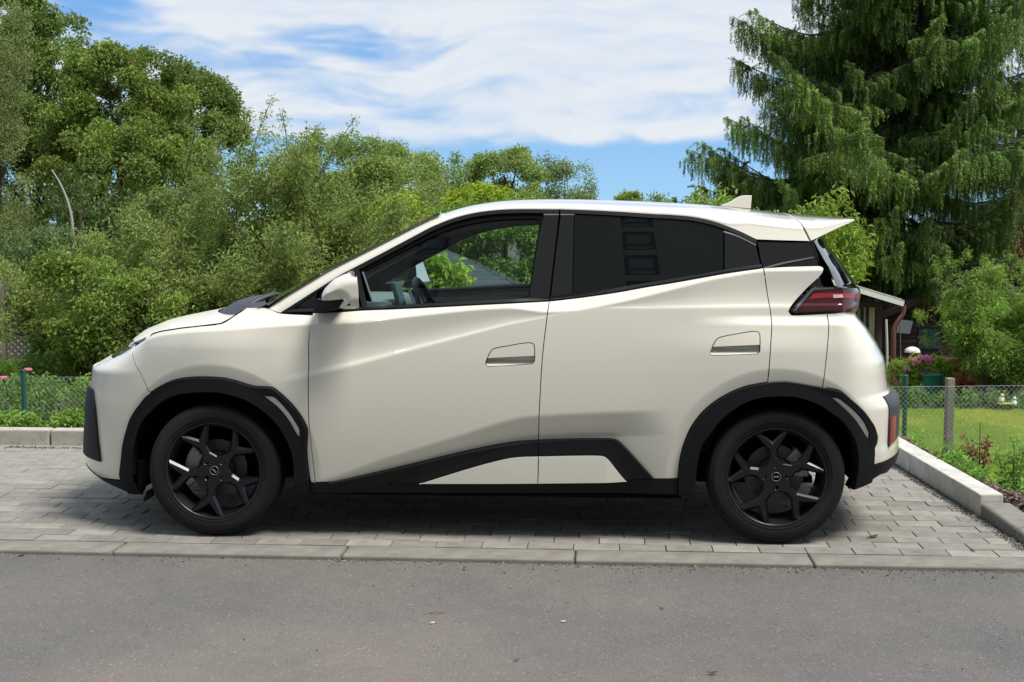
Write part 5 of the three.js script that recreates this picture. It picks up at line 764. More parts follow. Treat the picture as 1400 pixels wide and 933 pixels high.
// great weeping spruce on the right, and one behind it
function spruce(name, label, zPx, z, o) {
  const R = rng(o.seed), b = at(zPx, 304, z), g = landY(b[0], -z), root = thing(name, label, 'tree', [b[0], g, b[2]]), H = o.height, strands = [[], []], wood = [];
  const strand = (p, l, c, w = 1) => strands[R() < 0.5 ? 0 : 1].push([M4(p.x, p.y, p.z, (R() - 0.5) * 0.45, R() * 6.28, (R() - 0.5) * 0.45, w * (0.8 + R() * 0.5), l, w * (0.8 + R() * 0.5)), c]);
  mesh('trunk', tube([[0, -0.3, 0], [0.05, H * 0.5, 0], [0, H, 0]], o.trunk, 14, 10, 0.03), bark(0.055, 0.043, 0.035), root);
  function bough(h, az, L, dens, rise) {
    const dx = Math.cos(az), dz = Math.sin(az), drop = L * (0.20 + 0.16 * R()), up = rise ?? L * (0.08 + 0.12 * R());
    const f = (s) => new THREE.Vector3(dx * L * s, h - drop * Math.sin(Math.min(1, s * 1.15) * 1.9) * 0.9 + up * s ** 3 * 1.6, dz * L * s);
    const pts = []; for (let i = 0; i <= 6; i++) pts.push(f(i / 6).toArray()); if (h + g < 8.5) wood.push(tube(pts, 0.018 + 0.006 * L, 8, 5, 0.006));
    const hue = tint(o.color, R, 0.25), tipc = rgb(hue.r * 1.55, hue.g * 1.5, hue.b * 1.1);
    const m = Math.round(L * 30 * dens); for (let i = 0; i < m; i++) { const s = 0.10 + 0.92 * Math.pow((i + R()) / m, 0.8), p = f(s); p.x += (R() - 0.5) * 0.14; p.z += (R() - 0.5) * 0.14; if (R() < 0.6) strands[R() < 0.5 ? 0 : 1].push([M4(p.x, p.y, p.z, (R() - 0.5) * 2.6, R() * 6.28, (R() - 0.5) * 2.6, 1.1, 0.14 + 0.12 * R(), 1.1), R() < 0.5 ? tipc : hue]); strand(p, lerp(0.95, 0.30, s * s) * (0.5 + R() * 0.8) * o.hang, R() < 0.2 + s * 0.4 ? tipc : hue, 1.05); }
    const sides = Math.round(L * 5.6 * dens); for (let i = 0; i < sides; i++) {
      const s = 0.12 + 0.86 * R(), sgn = R() < 0.5 ? 1 : -1, sl = L * 0.36 * (1.12 - s) + 0.2, p0 = f(s), ang = az + sgn * (0.7 + R() * 0.4), q = Math.round(sl * 18);
      for (let j = 0; j < q; j++) { const t = (j + R()) / q, p = p0.clone().add(new THREE.Vector3(Math.cos(ang) * sl * t, -0.22 * sl * t * t - 0.03, Math.sin(ang) * sl * t)); strand(p, lerp(0.75, 0.24, t) * (0.5 + R() * 0.8) * o.hang, R() < 0.2 + t * 0.35 ? tipc : hue, 1.05); }
    }
  }
  for (let h = o.from; h < H - 0.4; h += o.step * (0.7 + R() * 0.6)) {
    const full = Math.max(0.35, o.reach(h + g)), dens = h + g > 9 ? 0.25 : o.dens ?? 1;
    for (let k = 0; k < o.whorl; k++) { const az = R() * 6.28, L0 = full * (0.36 + 0.64 * R()), hh = h + (R() - 0.5) * 0.5; if (Math.sin(az) < -0.4 && R() < 0.5) continue; bough(hh, az, h + g < 2.3 && Math.sin(az) > -0.1 ? Math.min(L0, 2.4) : L0, dens); }
  }
  for (const [px, py, back] of o.tips ?? []) { const t = at(px, py, z), L = Math.hypot(t[0] - b[0], back), az = Math.atan2(back, t[0] - b[0]), up = 0.11 * L; bough(t[1] - g - up * 1.6 + 0.25 * L, az, L, 1.15, up); }
  strands.forEach((l, i) => { // a hanging twig, one unit long, needles all along it
    const q = rng(o.seed + i), pos = []; for (let k = 0; k < 44; k++) { const t = (k + q()) / 44, a = q() * 6.28, w = 0.030 * (1 - 0.45 * t), l2 = 0.07, x = Math.cos(a), zz = Math.sin(a), y = -t; const tip = [x * w * 1.5, y - l2, zz * w * 1.5], b0 = [0.004 * zz, y, -0.004 * x], m1 = [x * w * 0.8 + zz * 0.009, y - l2 * 0.5, zz * w * 0.8 - x * 0.009], m2 = [x * w * 0.8 - zz * 0.009, y - l2 * 0.5, zz * w * 0.8 + x * 0.009]; pos.push(...b0, ...m1, ...tip, ...b0, ...tip, ...m2); }
    const gg = new THREE.BufferGeometry(); gg.setAttribute('position', new THREE.Float32BufferAttribute(pos, 3)); gg.computeVertexNormals(); inst(i ? 'foliage_001' : 'foliage', gg, NEEDLE, l, root); });
  mesh('branches', wood, bark(0.05, 0.04, 0.032), root).userData.kind = 'stuff';
}
spruce('weeping_spruce', 'great spruce with drooping curtains of needles on the right behind the sheds', 1222, 28, { seed: 201, height: 17.5, from: 2.5, step: 0.30, whorl: 7, trunk: 0.26, reach: (y) => 5.4 - 0.36 * y, tips: [[944, 196, 0.3], [990, 176, 0.6], [1002, 84, 0.2], [1022, 14, 0.5], [1040, 150, 0.8], [985, 255, 0.4], [1060, 50, -0.4]], color: [0.046, 0.071, 0.026], hang: 0.8 });
spruce('dark_spruce', 'darker spruce reaching into the top right corner behind the great one', 1440, 35, { seed: 211, height: 18, from: 1.6, step: 0.5, whorl: 6, dens: 0.6, trunk: 0.26, reach: (y) => 5.4 - 0.36 * y, color: [0.036, 0.052, 0.022], hang: 1 });
lobeTree('copper_shrub', 'copper-red foliage showing at the right edge below the spruces', 'shrub', null, 31, [[1392, 325, 26, 34], [1372, 345, 22, 24], [1410, 300, 30, 30]], { seed: 221, color: [0.085, 0.028, 0.022], puff: 0.3, clumps: 18, holes: 0.3, len: 0.09, wid: 0.05, rad: 0.18, leaves: 9, trunk: 0.06 });
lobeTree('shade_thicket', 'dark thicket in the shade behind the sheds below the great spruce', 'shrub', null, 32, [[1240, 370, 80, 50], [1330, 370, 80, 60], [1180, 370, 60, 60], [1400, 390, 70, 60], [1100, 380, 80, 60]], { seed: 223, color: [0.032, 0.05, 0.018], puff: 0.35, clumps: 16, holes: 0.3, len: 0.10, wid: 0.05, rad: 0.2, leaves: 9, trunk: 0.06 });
// willow-like bush at the right edge
{
  const z = 23.6, b = at(1374, 304, z), g = landY(b[0], -z), q = (px, py, dz = 0) => at(px, py, z + dz);
  grownShrub('willow_bush', 'bright green willow-like bush at the right edge beside the brown hut', 'shrub', null, [b[0], g, b[2]], { seed: 231, stems: 9, len: 0.68, rad: 0.018, levels: 3, kids0: 4, leafFrom: 1, per: 7, splay: 0.26, splayZ: 0.4, foot: 0.2, fan: 0.36, color: [0.108, 0.142, 0.046], vary: 0.3, leaves: 10, sprayRad: 0.10, leafLen: 0.085, leafWid: 0.016, scatter: 0.22, rise: 0.35, lift: 0.06, bark: [0.06, 0.05, 0.035],
    sprigs: [[q(1290, 420), q(1285, 385), q(1278, 350)], [q(1310, 400), q(1308, 370), q(1325, 345)], [q(1340, 400), q(1345, 370), q(1348, 350)], [q(1370, 400), q(1375, 370), q(1378, 345)], [q(1395, 400), q(1396, 370), q(1398, 348)], [q(1275, 450), q(1262, 435), q(1254, 428)], [q(1300, 470), q(1275, 470), q(1262, 462)]], sprigLeaves: 26 });
  lobeTree('willow_bush', 'low dense base of green foliage below the willow-like bush at the right edge', 'shrub', null, 23.2, [[1355, 465, 42, 46], [1390, 440, 46, 60], [1325, 440, 34, 30], [1385, 500, 40, 24], [1350, 405, 40, 32], [1285, 445, 16, 12], [1302, 455, 16, 12]], { seed: 233, color: [0.096, 0.130, 0.040], vary: 0.3, puff: 0.15, puffs: 0.42, clumps: 15, holes: 0.42, len: 0.085, wid: 0.018, rad: 0.11, leaves: 11, trunk: 0.03 });
}
// grass of the lawn, weeds along its edges, low plants on the crest of the bank at the right
{
  const R = rng(301), blades = (seed, n, r, h) => { const q = rng(seed), pos = []; for (let i = 0; i < n; i++) { const a = q() * 6.28, d = q() * r, x = Math.cos(a) * d, z = Math.sin(a) * d, b = q() * 6.28, w = 0.0035, l = h * (0.5 + q() * 0.7), lx = (q() - 0.5) * l * 0.9, lz = (q() - 0.5) * l * 0.9; pos.push(x - w * Math.cos(b), 0, z - w * Math.sin(b), x + w * Math.cos(b), 0, z + w * Math.sin(b), x + lx, l, z + lz); } const g = new THREE.BufferGeometry(); g.setAttribute('position', new THREE.Float32BufferAttribute(pos, 3)); g.computeVertexNormals(); return g; };
  const tuft = blades(5, 16, 0.07, 0.05), list = [];
  for (let i = 0; i < 52000; i++) { const right = R() < 0.82, z = -14.7 - R() * 7.6, x = right ? lerp(3.2, 10.5, R()) : lerp(-9.5, -4.6, R()), pt = fbm(x * 0.6, z * 0.6, 8, 3); const v = 0.85 + R() * 0.3, dry = sstep(0.42, 0.62, pt); list.push([M4(x, landY(x, z), z, 0, R() * 6.28, 0, 0.8 + R() * 0.6, 0.7 + R() * 0.6, 0.8 + R() * 0.6), rgb(lerp(0.115, 0.17, dry) * v, lerp(0.155, 0.18, dry) * v, lerp(0.032, 0.045, dry) * v)]); }
  tag(inst('grass_blades', tuft, LEAF, list), 'short mown grass of the lower gardens', 'grass');
  const dz = []; for (let i = 0; i < 60; i++) { const x = lerp(3.4, 9.5, R()), z = -15.5 - R() * 6; dz.push([M4(x, landY(x, z) + 0.05, z, 0, R() * 6, 0, 0.012), rgb(0.75, 0.75, 0.68)]); }
  tag(inst('daisies', new THREE.SphereGeometry(1, 6, 4).scale(1, 0.4, 1), std(1, 1, 1, 0.9), dz), 'white daisies dotted over the lawn', 'flowers');
  const weedGeo = spray(305, 12, 0.06, 0.05, 0.018, 0.3), wl = [];
  for (let i = 0; i < 700; i++) { const x = lerp(2.42, 3.4, R()), d = R() * R() * 0.8, z = -6.9 - d - R() * 0.6, dens = fbm(x * 1.3, z * 1.3, 4, 2); if (R() > dens * 1.5) continue; const h = R() * R() * 0.06; wl.push([M4(x, landY(x, z) + 0.02 + h, z, (R() - 0.5), R() * 6, (R() - 0.5), 0.6 + R() * 0.6), tint([0.07, 0.12, 0.03], R, 0.3)]); }
  tag(inst('bank_weeds', weedGeo, LEAF, wl), 'low weeds on the crest of the bank behind the right kerb', 'weeds');
  // weeds and moss in the seam along the kerb foot
}
function shrublet(name, label, category, px, py, z, o) {   // twiggy young plant reaching up to a sight line
  const b = at(px, py, z), h = b[1] - landY(b[0], -z), R = rng(o.seed), root = thing(name, label, category, [b[0], landY(b[0], -z), b[2]]), wood = [], l = [];
  for (let i = 0; i < o.stems; i++) { const a = R() * 6.28, sp = (o.spread ?? 0.35) * h * (0.3 + R()), top = [Math.cos(a) * sp, h * (0.6 + R() * 0.45), Math.sin(a) * sp * 0.6], mid = [top[0] * 0.35, top[1] * 0.5, top[2] * 0.35]; wood.push(tube([[0, -0.05, 0], mid, top], 0.0055, 6, 5, 0.002)); for (let k = 0; k < o.per; k++) { const t = (o.bare ?? 0.3) + (1 - (o.bare ?? 0.3)) * R(), x = t < 0.5 ? lerp(0, mid[0], t * 2) : lerp(mid[0], top[0], t * 2 - 1), y = t * top[1], zz = t < 0.5 ? lerp(0, mid[2], t * 2) : lerp(mid[2], top[2], t * 2 - 1); l.push([M4(x + (R() - 0.5) * 0.05, y, zz + (R() - 0.5) * 0.05, R() * 2, R() * 6, R() * 2, 0.5 + R() * 0.6), tint(o.color, R, 0.3)]); } }
  mesh('stems', wood, bark(...(o.bark ?? [0.09, 0.05, 0.035])), root).userData.kind = 'stuff'; inst('foliage', spray(o.seed + 1, 7, 0.04, o.leafLen ?? 0.035, o.leafWid ?? 0.016), LEAF, l, root); return root;
}
shrublet('rose_bush', 'thin red-stemmed rose bush on the bank in front of the right fence', 'shrub', 1342, 574, 7.9, { seed: 311, stems: 7, per: 7, color: [0.10, 0.035, 0.025], spread: 0.22, bare: 0.4 });
shrublet('young_bush', 'small leafy green bush at the right edge in front of the fence', 'shrub', 1388, 605, 7.7, { seed: 313, stems: 9, per: 26, color: [0.075, 0.125, 0.04], spread: 0.5, bare: 0.1 });
shrublet('young_bush', 'sparse green seedling at the foot of the concrete fence post', 'shrub', 1312, 614, 8.6, { seed: 317, stems: 6, per: 18, color: [0.06, 0.11, 0.04], spread: 0.5, bare: 0.1 });
shrublet('young_bush', 'small green weed left of the concrete fence post, above the pale kerb', 'shrub', 1290, 618, 8.9, { seed: 319, stems: 6, per: 16, color: [0.055, 0.10, 0.04], spread: 0.6, bare: 0.05 });
// ================================================================ fences, sheds and garden things
const fenceGreen = std(0.012, 0.09, 0.075, 0.5), zinc = std(0.34, 0.36, 0.35, 0.5, { metalness: 0.3 });
function chainLink(label, a, b, y0, y1, r, mat, p = 0.066) {                  // from a to b (x, z), wires between two heights
  const len = Math.hypot(b[0] - a[0], b[1] - a[1]), yaw = -Math.atan2(b[1] - a[1], b[0] - a[0]), root = thing('chain_link_fence', label, 'fence', [a[0], y0, a[1]], yaw);
  const h = y1 - y0, g = [];
  for (let k = -Math.ceil(h / p); k * p < len; k++) for (const s of [1, -1]) {
    let xa = k * p, xb = xa + h, ya = 0, yb2 = h; if (xb < 0 || xa > len) continue; if (xa < 0) { ya = -xa; xa = 0; } if (xb > len) { yb2 = h - (xb - len); xb = len; }
    g.push(beam(s > 0 ? [xa, ya, 0.002] : [len - xa, ya, -0.002], s > 0 ? [xb, yb2, 0.002] : [len - xb, yb2, -0.002], r, 4));
  }
  mesh('wire_mesh', g, mat, root).userData.kind = 'stuff';
  mesh('top_wire', beam([0, h - 0.005, 0.006], [len, h - 0.005, 0.006], r * 1.2, 5), mat, root); mesh('tension_wire', beam([0, h * 0.4, 0.006], [len, h * 0.4, 0.006], r * 0.55, 5), mat, root);
  return root;
}
{
  const z = 17, l = at(1195, 529, z), r = at(1440, 530, z + 0.2), top = l[1];
  const f = chainLink('grey chain-link fence at the foot of the bank behind the right kerb', [l[0], -z], [r[0], -z - 0.2], -1.72, top, 0.0018, zinc);
  const gp = at(1242, 515, z), post = new THREE.CylinderGeometry(0.03, 0.03, gp[1] + 1.9, 14).translate(gp[0] - l[0], (gp[1] - 1.9) / 2 + 1.72, -0.05);
  mesh('fence_post', [post, new THREE.SphereGeometry(0.032, 12, 6, 0, 6.3, 0, 1.57).scale(1, 0.4, 1).translate(gp[0] - l[0], gp[1] + 1.72, -0.05)], fenceGreen, f, 'round dark green metal fence post');
  const cp = at(1306, 519, z), cpost = rbox(0.098, cp[1] + 2.0, 0.098, 0.012, cp[0] - l[0], (cp[1] - 2.0) / 2 + 1.72, -0.075);
  mesh('fence_post', cpost, concrete(0.30, 0.285, 0.26), f, 'square weathered concrete fence post');
  const zl = 10.6, a = at(-120, 515, zl), b = at(190, 524, zl), f2 = chainLink('green chain-link fence half hidden in plants behind the left kerb', [a[0], -zl], [b[0], -zl], -0.75, a[1], 0.0013, std(0.20, 0.25, 0.23, 0.6), 0.042);
  const lp = at(33, 505, zl); mesh('fence_post', [new THREE.CylinderGeometry(0.02, 0.02, lp[1] + 1.3, 14).translate(lp[0] - a[0], (lp[1] - 1.3) / 2 + 0.75, 0.03)], fenceGreen, f2);
}
// roses by the left fence
[[4, 518, 10.3, 'deep pink rose bloom at the left edge above the bank'], [38, 507, 10.3, 'pink rose bloom beside the top of the left green fence post']].forEach(([px, py, z, label], n) => {
  const p = at(px, py, z), o = thing('rose_bloom', label, 'flower', p), R = rng(400 + n), g = []; for (let i = 0; i < 16; i++) { const a = i * 2.4, t = i / 16, q = new THREE.SphereGeometry(0.018 * (0.5 + t * 0.6), 7, 5, 0, 3.1, 0.2, 1.7).rotateX(-0.2 - t * 0.5).rotateY(a).translate(Math.sin(a) * 0.018 * t, 0.01 * (1 - t), Math.cos(a) * 0.018 * t); g.push(q); }
  mesh('petals', g, new THREE.MeshPhysicalMaterial({ color: rgb(0.62, 0.12, 0.20), roughness: 0.7, transmission: 0.25, side: THREE.DoubleSide }), o); mesh('flower_stem', tube([[0, 0, 0], [0.02, -0.1, -0.02], [0.05, -0.22, -0.05]], 0.004, 6, 5), std(0.05, 0.09, 0.03), o);
});
// pale blossoms in the shrubs at the left
[[20, 344, 24, 0.07, 'white blossom cluster low in the tall trees at the left'], [86, 347, 24, 0.085, 'white blossom cluster left of the grey-green shrub']].forEach(([px, py, z, s, label], n) => { const o = thing('blossom', label, 'flower', at(px, py, z), 0, 'white blossom in the shrubs at the left'), R = rng(430 + n), l = []; for (let i = 0; i < 60; i++) l.push([M4((R() - 0.5) * s * 3, (R() - 0.5) * s * 2, (R() - 0.5) * s * 2, R() * 6, R() * 6, R() * 6, 0.6 + R() * 0.5), rgb(0.7, 0.7, 0.66)]); inst('petals', spray(440, 6, 0.02, 0.035, 0.03), PETAL, l, o); });
// diagonal trellis in the left garden
{
  const z = 15.2, x0 = at(8, 440, z)[0], x1 = at(57, 440, z)[0], y0 = at(20, 486, z)[1], y1 = at(20, 396, z)[1], root = thing('trellis', 'weathered wooden diagonal trellis between the bushes at the left', 'trellis', [x0, y0, -z]);
  const w = x1 - x0, h = y1 - y0, slat = std(0.40, 0.35, 0.29, 0.9), pitch = 0.075;
  for (let k = -Math.ceil(h / pitch); k * pitch < w; k++) for (const s of [1, -1]) { let xa = k * pitch, xb = xa + h, ya = 0, yb2 = h; if (xb < 0.03 || xa > w - 0.03) continue; if (xa < 0) { ya = -xa; xa = 0; } if (xb > w) { yb2 = h - (xb - w); xb = w; } const L = Math.hypot(xb - xa, yb2 - ya), g = box(L, 0.026, 0.008).rotateZ(s * Math.PI / 4).translate(s > 0 ? (xa + xb) / 2 : w - (xa + xb) / 2, (ya + yb2) / 2, s * 0.0045); mesh('slat', g, slat, root); }
  mesh('rail', box(w + 0.08, 0.045, 0.03, w / 2, -0.02, 0), slat, root); mesh('rail', box(w + 0.08, 0.045, 0.03, w / 2, h + 0.02, 0), slat, root); mesh('post', box(0.05, h + 1.2, 0.05, -0.03, h / 2 - 0.5, 0), slat, root); mesh('post', box(0.05, h + 1.2, 0.05, w + 0.03, h / 2 - 0.5, 0), slat, root);
}
// slate-grey hipped roof of a garden house behind the drive, seen through the car's front window
{
  const z = 16.5, run = 2.1, apex = at(610, 343, z + run), eave = at(712, 404, z), g0 = landY(apex[0], -z), hA = apex[1] - g0, yE = eave[1] - g0 - 0.25, half = (eave[0] - apex[0]) * (hA - yE) / (hA - (eave[1] - g0));
  const root = thing('garden_house', 'garden house with a slate-grey hipped roof, seen through the front side window', 'shed', [apex[0], g0, -z - run]), slate = [0, 1, 2].map((i) => std(0.034 + i * 0.005, 0.044 + i * 0.006, 0.052 + i * 0.007, 0.6)), n = 15, rise = hA - yE, pitch = Math.atan2(rise, run), sl = Math.hypot(rise, run) / n;
  for (let side = 0; side < 4; side++) { const face = new THREE.Group(); face.name = side ? 'roof_slope_00' + side : 'roof_slope'; face.rotation.y = side * Math.PI / 2; root.add(face); for (let i = 0; i < (side < 2 ? n : 1); i++) { const t0 = side < 2 ? i / n : 0, t1 = side < 2 ? (i + 0.90) / n : 1, hw = side % 2 ? run : half, dp = side % 2 ? half : run, sh = new THREE.Shape([[-hw * t0, -t0 * n * sl], [hw * t0, -t0 * n * sl], [hw * t1, -t1 * n * sl], [-hw * t1, -t1 * n * sl]].map(([a, b]) => new THREE.Vector2(a, b * Math.hypot(rise, dp) / (n * sl)))); mesh('slate_course', new THREE.ExtrudeGeometry(sh, { depth: 0.02, bevelEnabled: false }).translate(0, 0, i * 0.004).rotateX(-(Math.PI / 2 - Math.atan2(rise, dp)) - 0.004).translate(0, hA, 0), slate[(i * 7 + side) % 3], face); } }
  mesh('wall', box(half * 1.8, yE + 0.05, run * 1.8, 0, yE / 2, 0), std(0.16, 0.15, 0.13, 0.9), root);
}
// hut with a pale corrugated roof, brown timber hut beside it
{
  const z = 25, g = -1.75, e0 = at(1118, 377, z), e1 = at(1233, 412, z), sl = Math.atan2(e0[1] - e1[1], e1[0] - e0[0]), len = Math.hypot(e1[0] - e0[0], e1[1] - e0[1]);
  const a = thing('garden_hut', 'garden hut with a pale corrugated lean-to roof just behind the tail lamp', 'shed', [e0[0], g, -z]), brown = std(0.085, 0.058, 0.044, 0.9), cream = std(0.44, 0.40, 0.25, 0.7);
  const roof = new THREE.PlaneGeometry(len, 2.6, 12, 130).rotateX(-Math.PI / 2), rp = roof.attributes.position; for (let i = 0; i < rp.count; i++) rp.setY(i, 0.016 * Math.sin(rp.getZ(i) / 0.076 * 6.283)); roof.computeVertexNormals();
  const top = roof.clone(), bot = roof.clone().translate(0, -0.012, 0); const fascia = box(len, 0.085, 0.025, 0, -0.045, 1.29);
  mesh('roof', merge([top, bot]).rotateZ(-sl).translate(len / 2 * Math.cos(sl), e0[1] - g - len / 2 * Math.sin(sl) + 0.02, -1.1), std(0.76, 0.76, 0.72, 0.7, { side: THREE.DoubleSide }), a);
  mesh('fascia', fascia.rotateZ(-sl).translate(len / 2 * Math.cos(sl), e0[1] - g - len / 2 * Math.sin(sl), -1.1), std(0.80, 0.80, 0.75, 0.75), a);
  const w = e1[0] - e0[0] - 0.28, hw = e1[1] - g - 0.06; mesh('wall', box(w, hw, 2.2, w / 2, hw / 2, -1.35), brown, a);
  const xp = (px) => at(px, 450, z)[0] - e0[0];
  for (const [px, wd, m] of [[1196, 0.10, cream], [1178, 0.05, std(0.22, 0.19, 0.15, 0.8)], [1186, 0.03, std(0.3, 0.29, 0.26, 0.6)]]) mesh('door_post', box(wd, hw - 0.1, 0.05, xp(px) , hw / 2 - 0.02, -0.22), m, a);
  mesh('window', box(0.36, hw * 0.55, 0.02, xp(1187), hw * 0.62, -0.235), new THREE.MeshPhysicalMaterial({ color: rgb(0.03, 0.035, 0.04), roughness: 0.05 }), a);
  const pipe = std(0.14, 0.058, 0.038, 0.5), px = (p, q, zz = 0.14) => { const v = at(p, q, z); return [v[0] - e0[0], v[1] - g, zz]; };
  mesh('downpipe', [tube([px(1233, 416), px(1232, 428), px(1224, 440), px(1219, 450)], 0.045, 10, 8), tube([px(1219, 448), px(1218.5, 490), px(1217, 528)], 0.048, 4, 8)], pipe, a);
  mesh('gutter', tube([px(1231, 412, -1.9), px(1231, 413, 0.2)], 0.06, 3, 8), std(0.10, 0.045, 0.032, 0.5), a);
  const pole = thing('white_pole', 'thin white pole leaning between the brown downpipe and the tail of the car', 'pole', [at(1212, 500, 24.4)[0], g, -24.4]); mesh('pole', tube([[0, 0, 0], [0.015, 0.7, 0], [-0.02, 1.42, 0]], 0.022, 6, 7), std(0.6, 0.58, 0.5, 0.7), pole);
  // timber hut
  const zb = 27, b0 = at(1205, 450, zb), b1 = at(1325, 450, zb), bw = b1[0] - b0[0], yE = at(1212, 428, zb)[1] - g, yR = at(1265, 405, zb)[1] - g;
  const b = thing('timber_hut', 'dark brown boarded hut with a low felted gable roof behind the flowers', 'shed', [b0[0], g, -zb]), tim = [std(0.068, 0.047, 0.038, 0.9), std(0.085, 0.060, 0.048, 0.9), std(0.055, 0.039, 0.032, 0.9)], nb = 14;
  for (let i = 0; i < nb; i++) { const h = (yE + 0.12) / nb; mesh('wall_board', rbox(bw, h - 0.012, 0.04, 0.006).rotateX(-0.1).translate(bw / 2, (i + 0.5) * h, 0), tim[i % 3], b); }
  mesh('wall', box(bw * 0.99, yE, 2.2, bw / 2, yE / 2, -1.15), tim[2], b);
  const gs = new THREE.Shape([[0, yE], [bw, yE], [bw / 2, yR - 0.06]].map(([x, y]) => new THREE.Vector2(x, y))); mesh('gable', new THREE.ExtrudeGeometry(gs, { depth: 0.03, bevelEnabled: false }).translate(0, 0.03, -0.03), tim[2], b);
  for (const s of [1, -1]) { const ang = Math.atan2(yR - yE, bw / 2), rl = bw / 2 / Math.cos(ang) + 0.22; mesh('roof_slope', rbox(rl, 0.05, 2.7, 0.01).rotateZ(s * ang).translate(bw / 2 - s * (bw / 4 + 0.05), (yE + yR) / 2 + 0.02, -1.05), std(0.17, 0.145, 0.125, 0.95), b); mesh('barge_board', rbox(rl, 0.10, 0.03, 0.008).rotateZ(s * ang).translate(bw / 2 - s * (bw / 4 + 0.05), (yE + yR) / 2 - 0.03, 0.32), tim[1], b); }
  mesh('window', box(0.42, 0.40, 0.03, at(1263, 450, zb)[0] - b0[0] + 0.1, yE * 0.62, 0.03), std(0.03, 0.10, 0.085, 0.4), b);
  // pale panel hung askew under the eave
  const pn = at(1237, 447, 26.6), panelO = mesh('hanging_panel', rbox(0.30, 0.27, 0.015, 0.004), std(0.52, 0.58, 0.60, 0.6)); panelO.position.set(...pn); panelO.rotation.set(0.25, 0.2, -0.16); tag(panelO, 'pale grey panel hanging askew on the brown hut wall', 'panel');
  // rake handle, box, tub, kettle lid, flowers
  const rk = thing('rake', 'thin pale tool handle leaning on the brown hut wall', 'tool', [at(1231, 520, 26.2)[0], g, -26.2]); mesh('handle', tube([[0, 0, 0], [0.01, 0.6, -0.05], [0.0, 1.2, -0.12]], 0.012, 4, 6), std(0.28, 0.25, 0.2, 0.7), rk); mesh('head', box(0.3, 0.03, 0.03, 0, 0.02, 0), std(0.1, 0.1, 0.1), rk);
  const kt = thing('kettle_barbecue', 'white-lidded barbecue standing among the pink flowers', 'barbecue', [at(1247, 500, 25.2)[0], g, -25.2]); const ky = at(1247, 482, 25.2)[1] - g; mesh('lid', new THREE.SphereGeometry(0.15, 20, 10, 0, 6.283, 0, 1.57).scale(1, 0.72, 0.9).translate(0, ky, 0), std(0.72, 0.71, 0.69, 0.4), kt); mesh('bowl', new THREE.SphereGeometry(0.145, 20, 10, 0, 6.283, 1.57, 1.57).scale(1, 0.7, 0.9).translate(0, ky, 0), std(0.02, 0.02, 0.02, 0.4), kt); for (const k of [0, 1, 2]) mesh('leg', beam([0.06 * Math.cos(k * 2.1), ky - 0.06, 0.06 * Math.sin(k * 2.1)], [0.17 * Math.cos(k * 2.1), 0, 0.17 * Math.sin(k * 2.1)], 0.012), std(0.05, 0.05, 0.05), kt);
  const bx = thing('compost_box', 'dark red-brown wooden box with an open black front left of the willow bush', 'box', [at(1304, 545, 24.6)[0], g, -24.6]); const bh = at(1304, 490, 24.6)[1] - g; mesh('panel', rbox(0.40, bh * 0.28, 0.36, 0.01, 0, bh * 0.86, 0), std(0.075, 0.02, 0.018, 0.8), bx); mesh('panel', rbox(0.38, bh * 0.72, 0.03, 0.006, 0, bh * 0.36, -0.16), shadowBlack, bx); for (const s of [-1, 1]) mesh('side', rbox(0.03, bh * 0.76, 0.34, 0.006, s * 0.185, bh * 0.37, 0), std(0.025, 0.018, 0.016, 0.9), bx);
  const tb = thing('garden_tub', 'green plastic tub standing below the pink flowers', 'tub', [at(1275, 540, 23.6)[0], g, -23.6]); const ty = at(1275, 512, 23.6)[1] - g; mesh('tub', new THREE.LatheGeometry([[0.0, 0.01], [0.135, 0.0], [0.165, ty - 0.03], [0.18, ty - 0.03], [0.182, ty], [0.165, ty], [0.155, ty - 0.05], [0, ty - 0.06]].map(([r, y]) => new THREE.Vector2(r, y)), 32), std(0.012, 0.16, 0.09, 0.45), tb); mesh('soil', new THREE.CircleGeometry(0.158, 24).rotateX(-Math.PI / 2).translate(0, ty - 0.045, 0), std(0.03, 0.022, 0.016, 1), tb);
}
lobeTree('flowering_shrub', 'pink-flowered shrub in front of the brown hut, above the green tub', 'shrub', null, 24.2, [[1262, 505, 30, 16], [1238, 508, 20, 18], [1286, 506, 14, 12], [1228, 520, 14, 14]], { seed: 501, color: [0.12, 0.15, 0.035], puff: 0.13, clumps: 12, holes: 0.25, len: 0.06, wid: 0.025, rad: 0.08, leaves: 9, trunk: 0.02 });
[[1268, 494, 0.095, [0.85, 0.22, 0.60], 'large magenta peony bloom, brightest of those before the brown hut'], [1252, 496, 0.07, [0.95, 0.50, 0.52], 'salmon pink bloom left of the magenta one'], [1245, 493, 0.05, [0.95, 0.58, 0.52], 'small salmon bloom under the barbecue lid'], [1240, 505, 0.055, [0.85, 0.40, 0.58], 'mauve bloom lowest on the left of the shrub'], [1258, 490, 0.05, [0.9, 0.42, 0.56], 'small pink bloom between the magenta one and the barbecue']].forEach(([px, py, r, c, label], n) => { const o = thing('peony_bloom', label, 'flower', at(px, py, 23.9), 0, 'peony blooms before the brown hut'), R = rng(520 + n), l = []; for (let i = 0; i < 26; i++) { const d = new THREE.Vector3(R() * 2 - 1, R() * 1.4 - 0.3, R() * 2 - 1).normalize().multiplyScalar(r * 0.7); l.push([M4(d.x, d.y, d.z, R() * 6, R() * 6, R() * 6, r / 0.07), rgb(c[0] * (0.8 + R() * 0.3), c[1] * (0.7 + R() * 0.6), c[2] * (0.8 + R() * 0.3))]); } inst('petals', spray(530, 6, 0.025, 0.05, 0.045), PETAL, l, o); mesh('flower_stem', beam([0, 0, 0], [0.02, -0.4, -0.1], 0.006), std(0.05, 0.09, 0.03), o); });
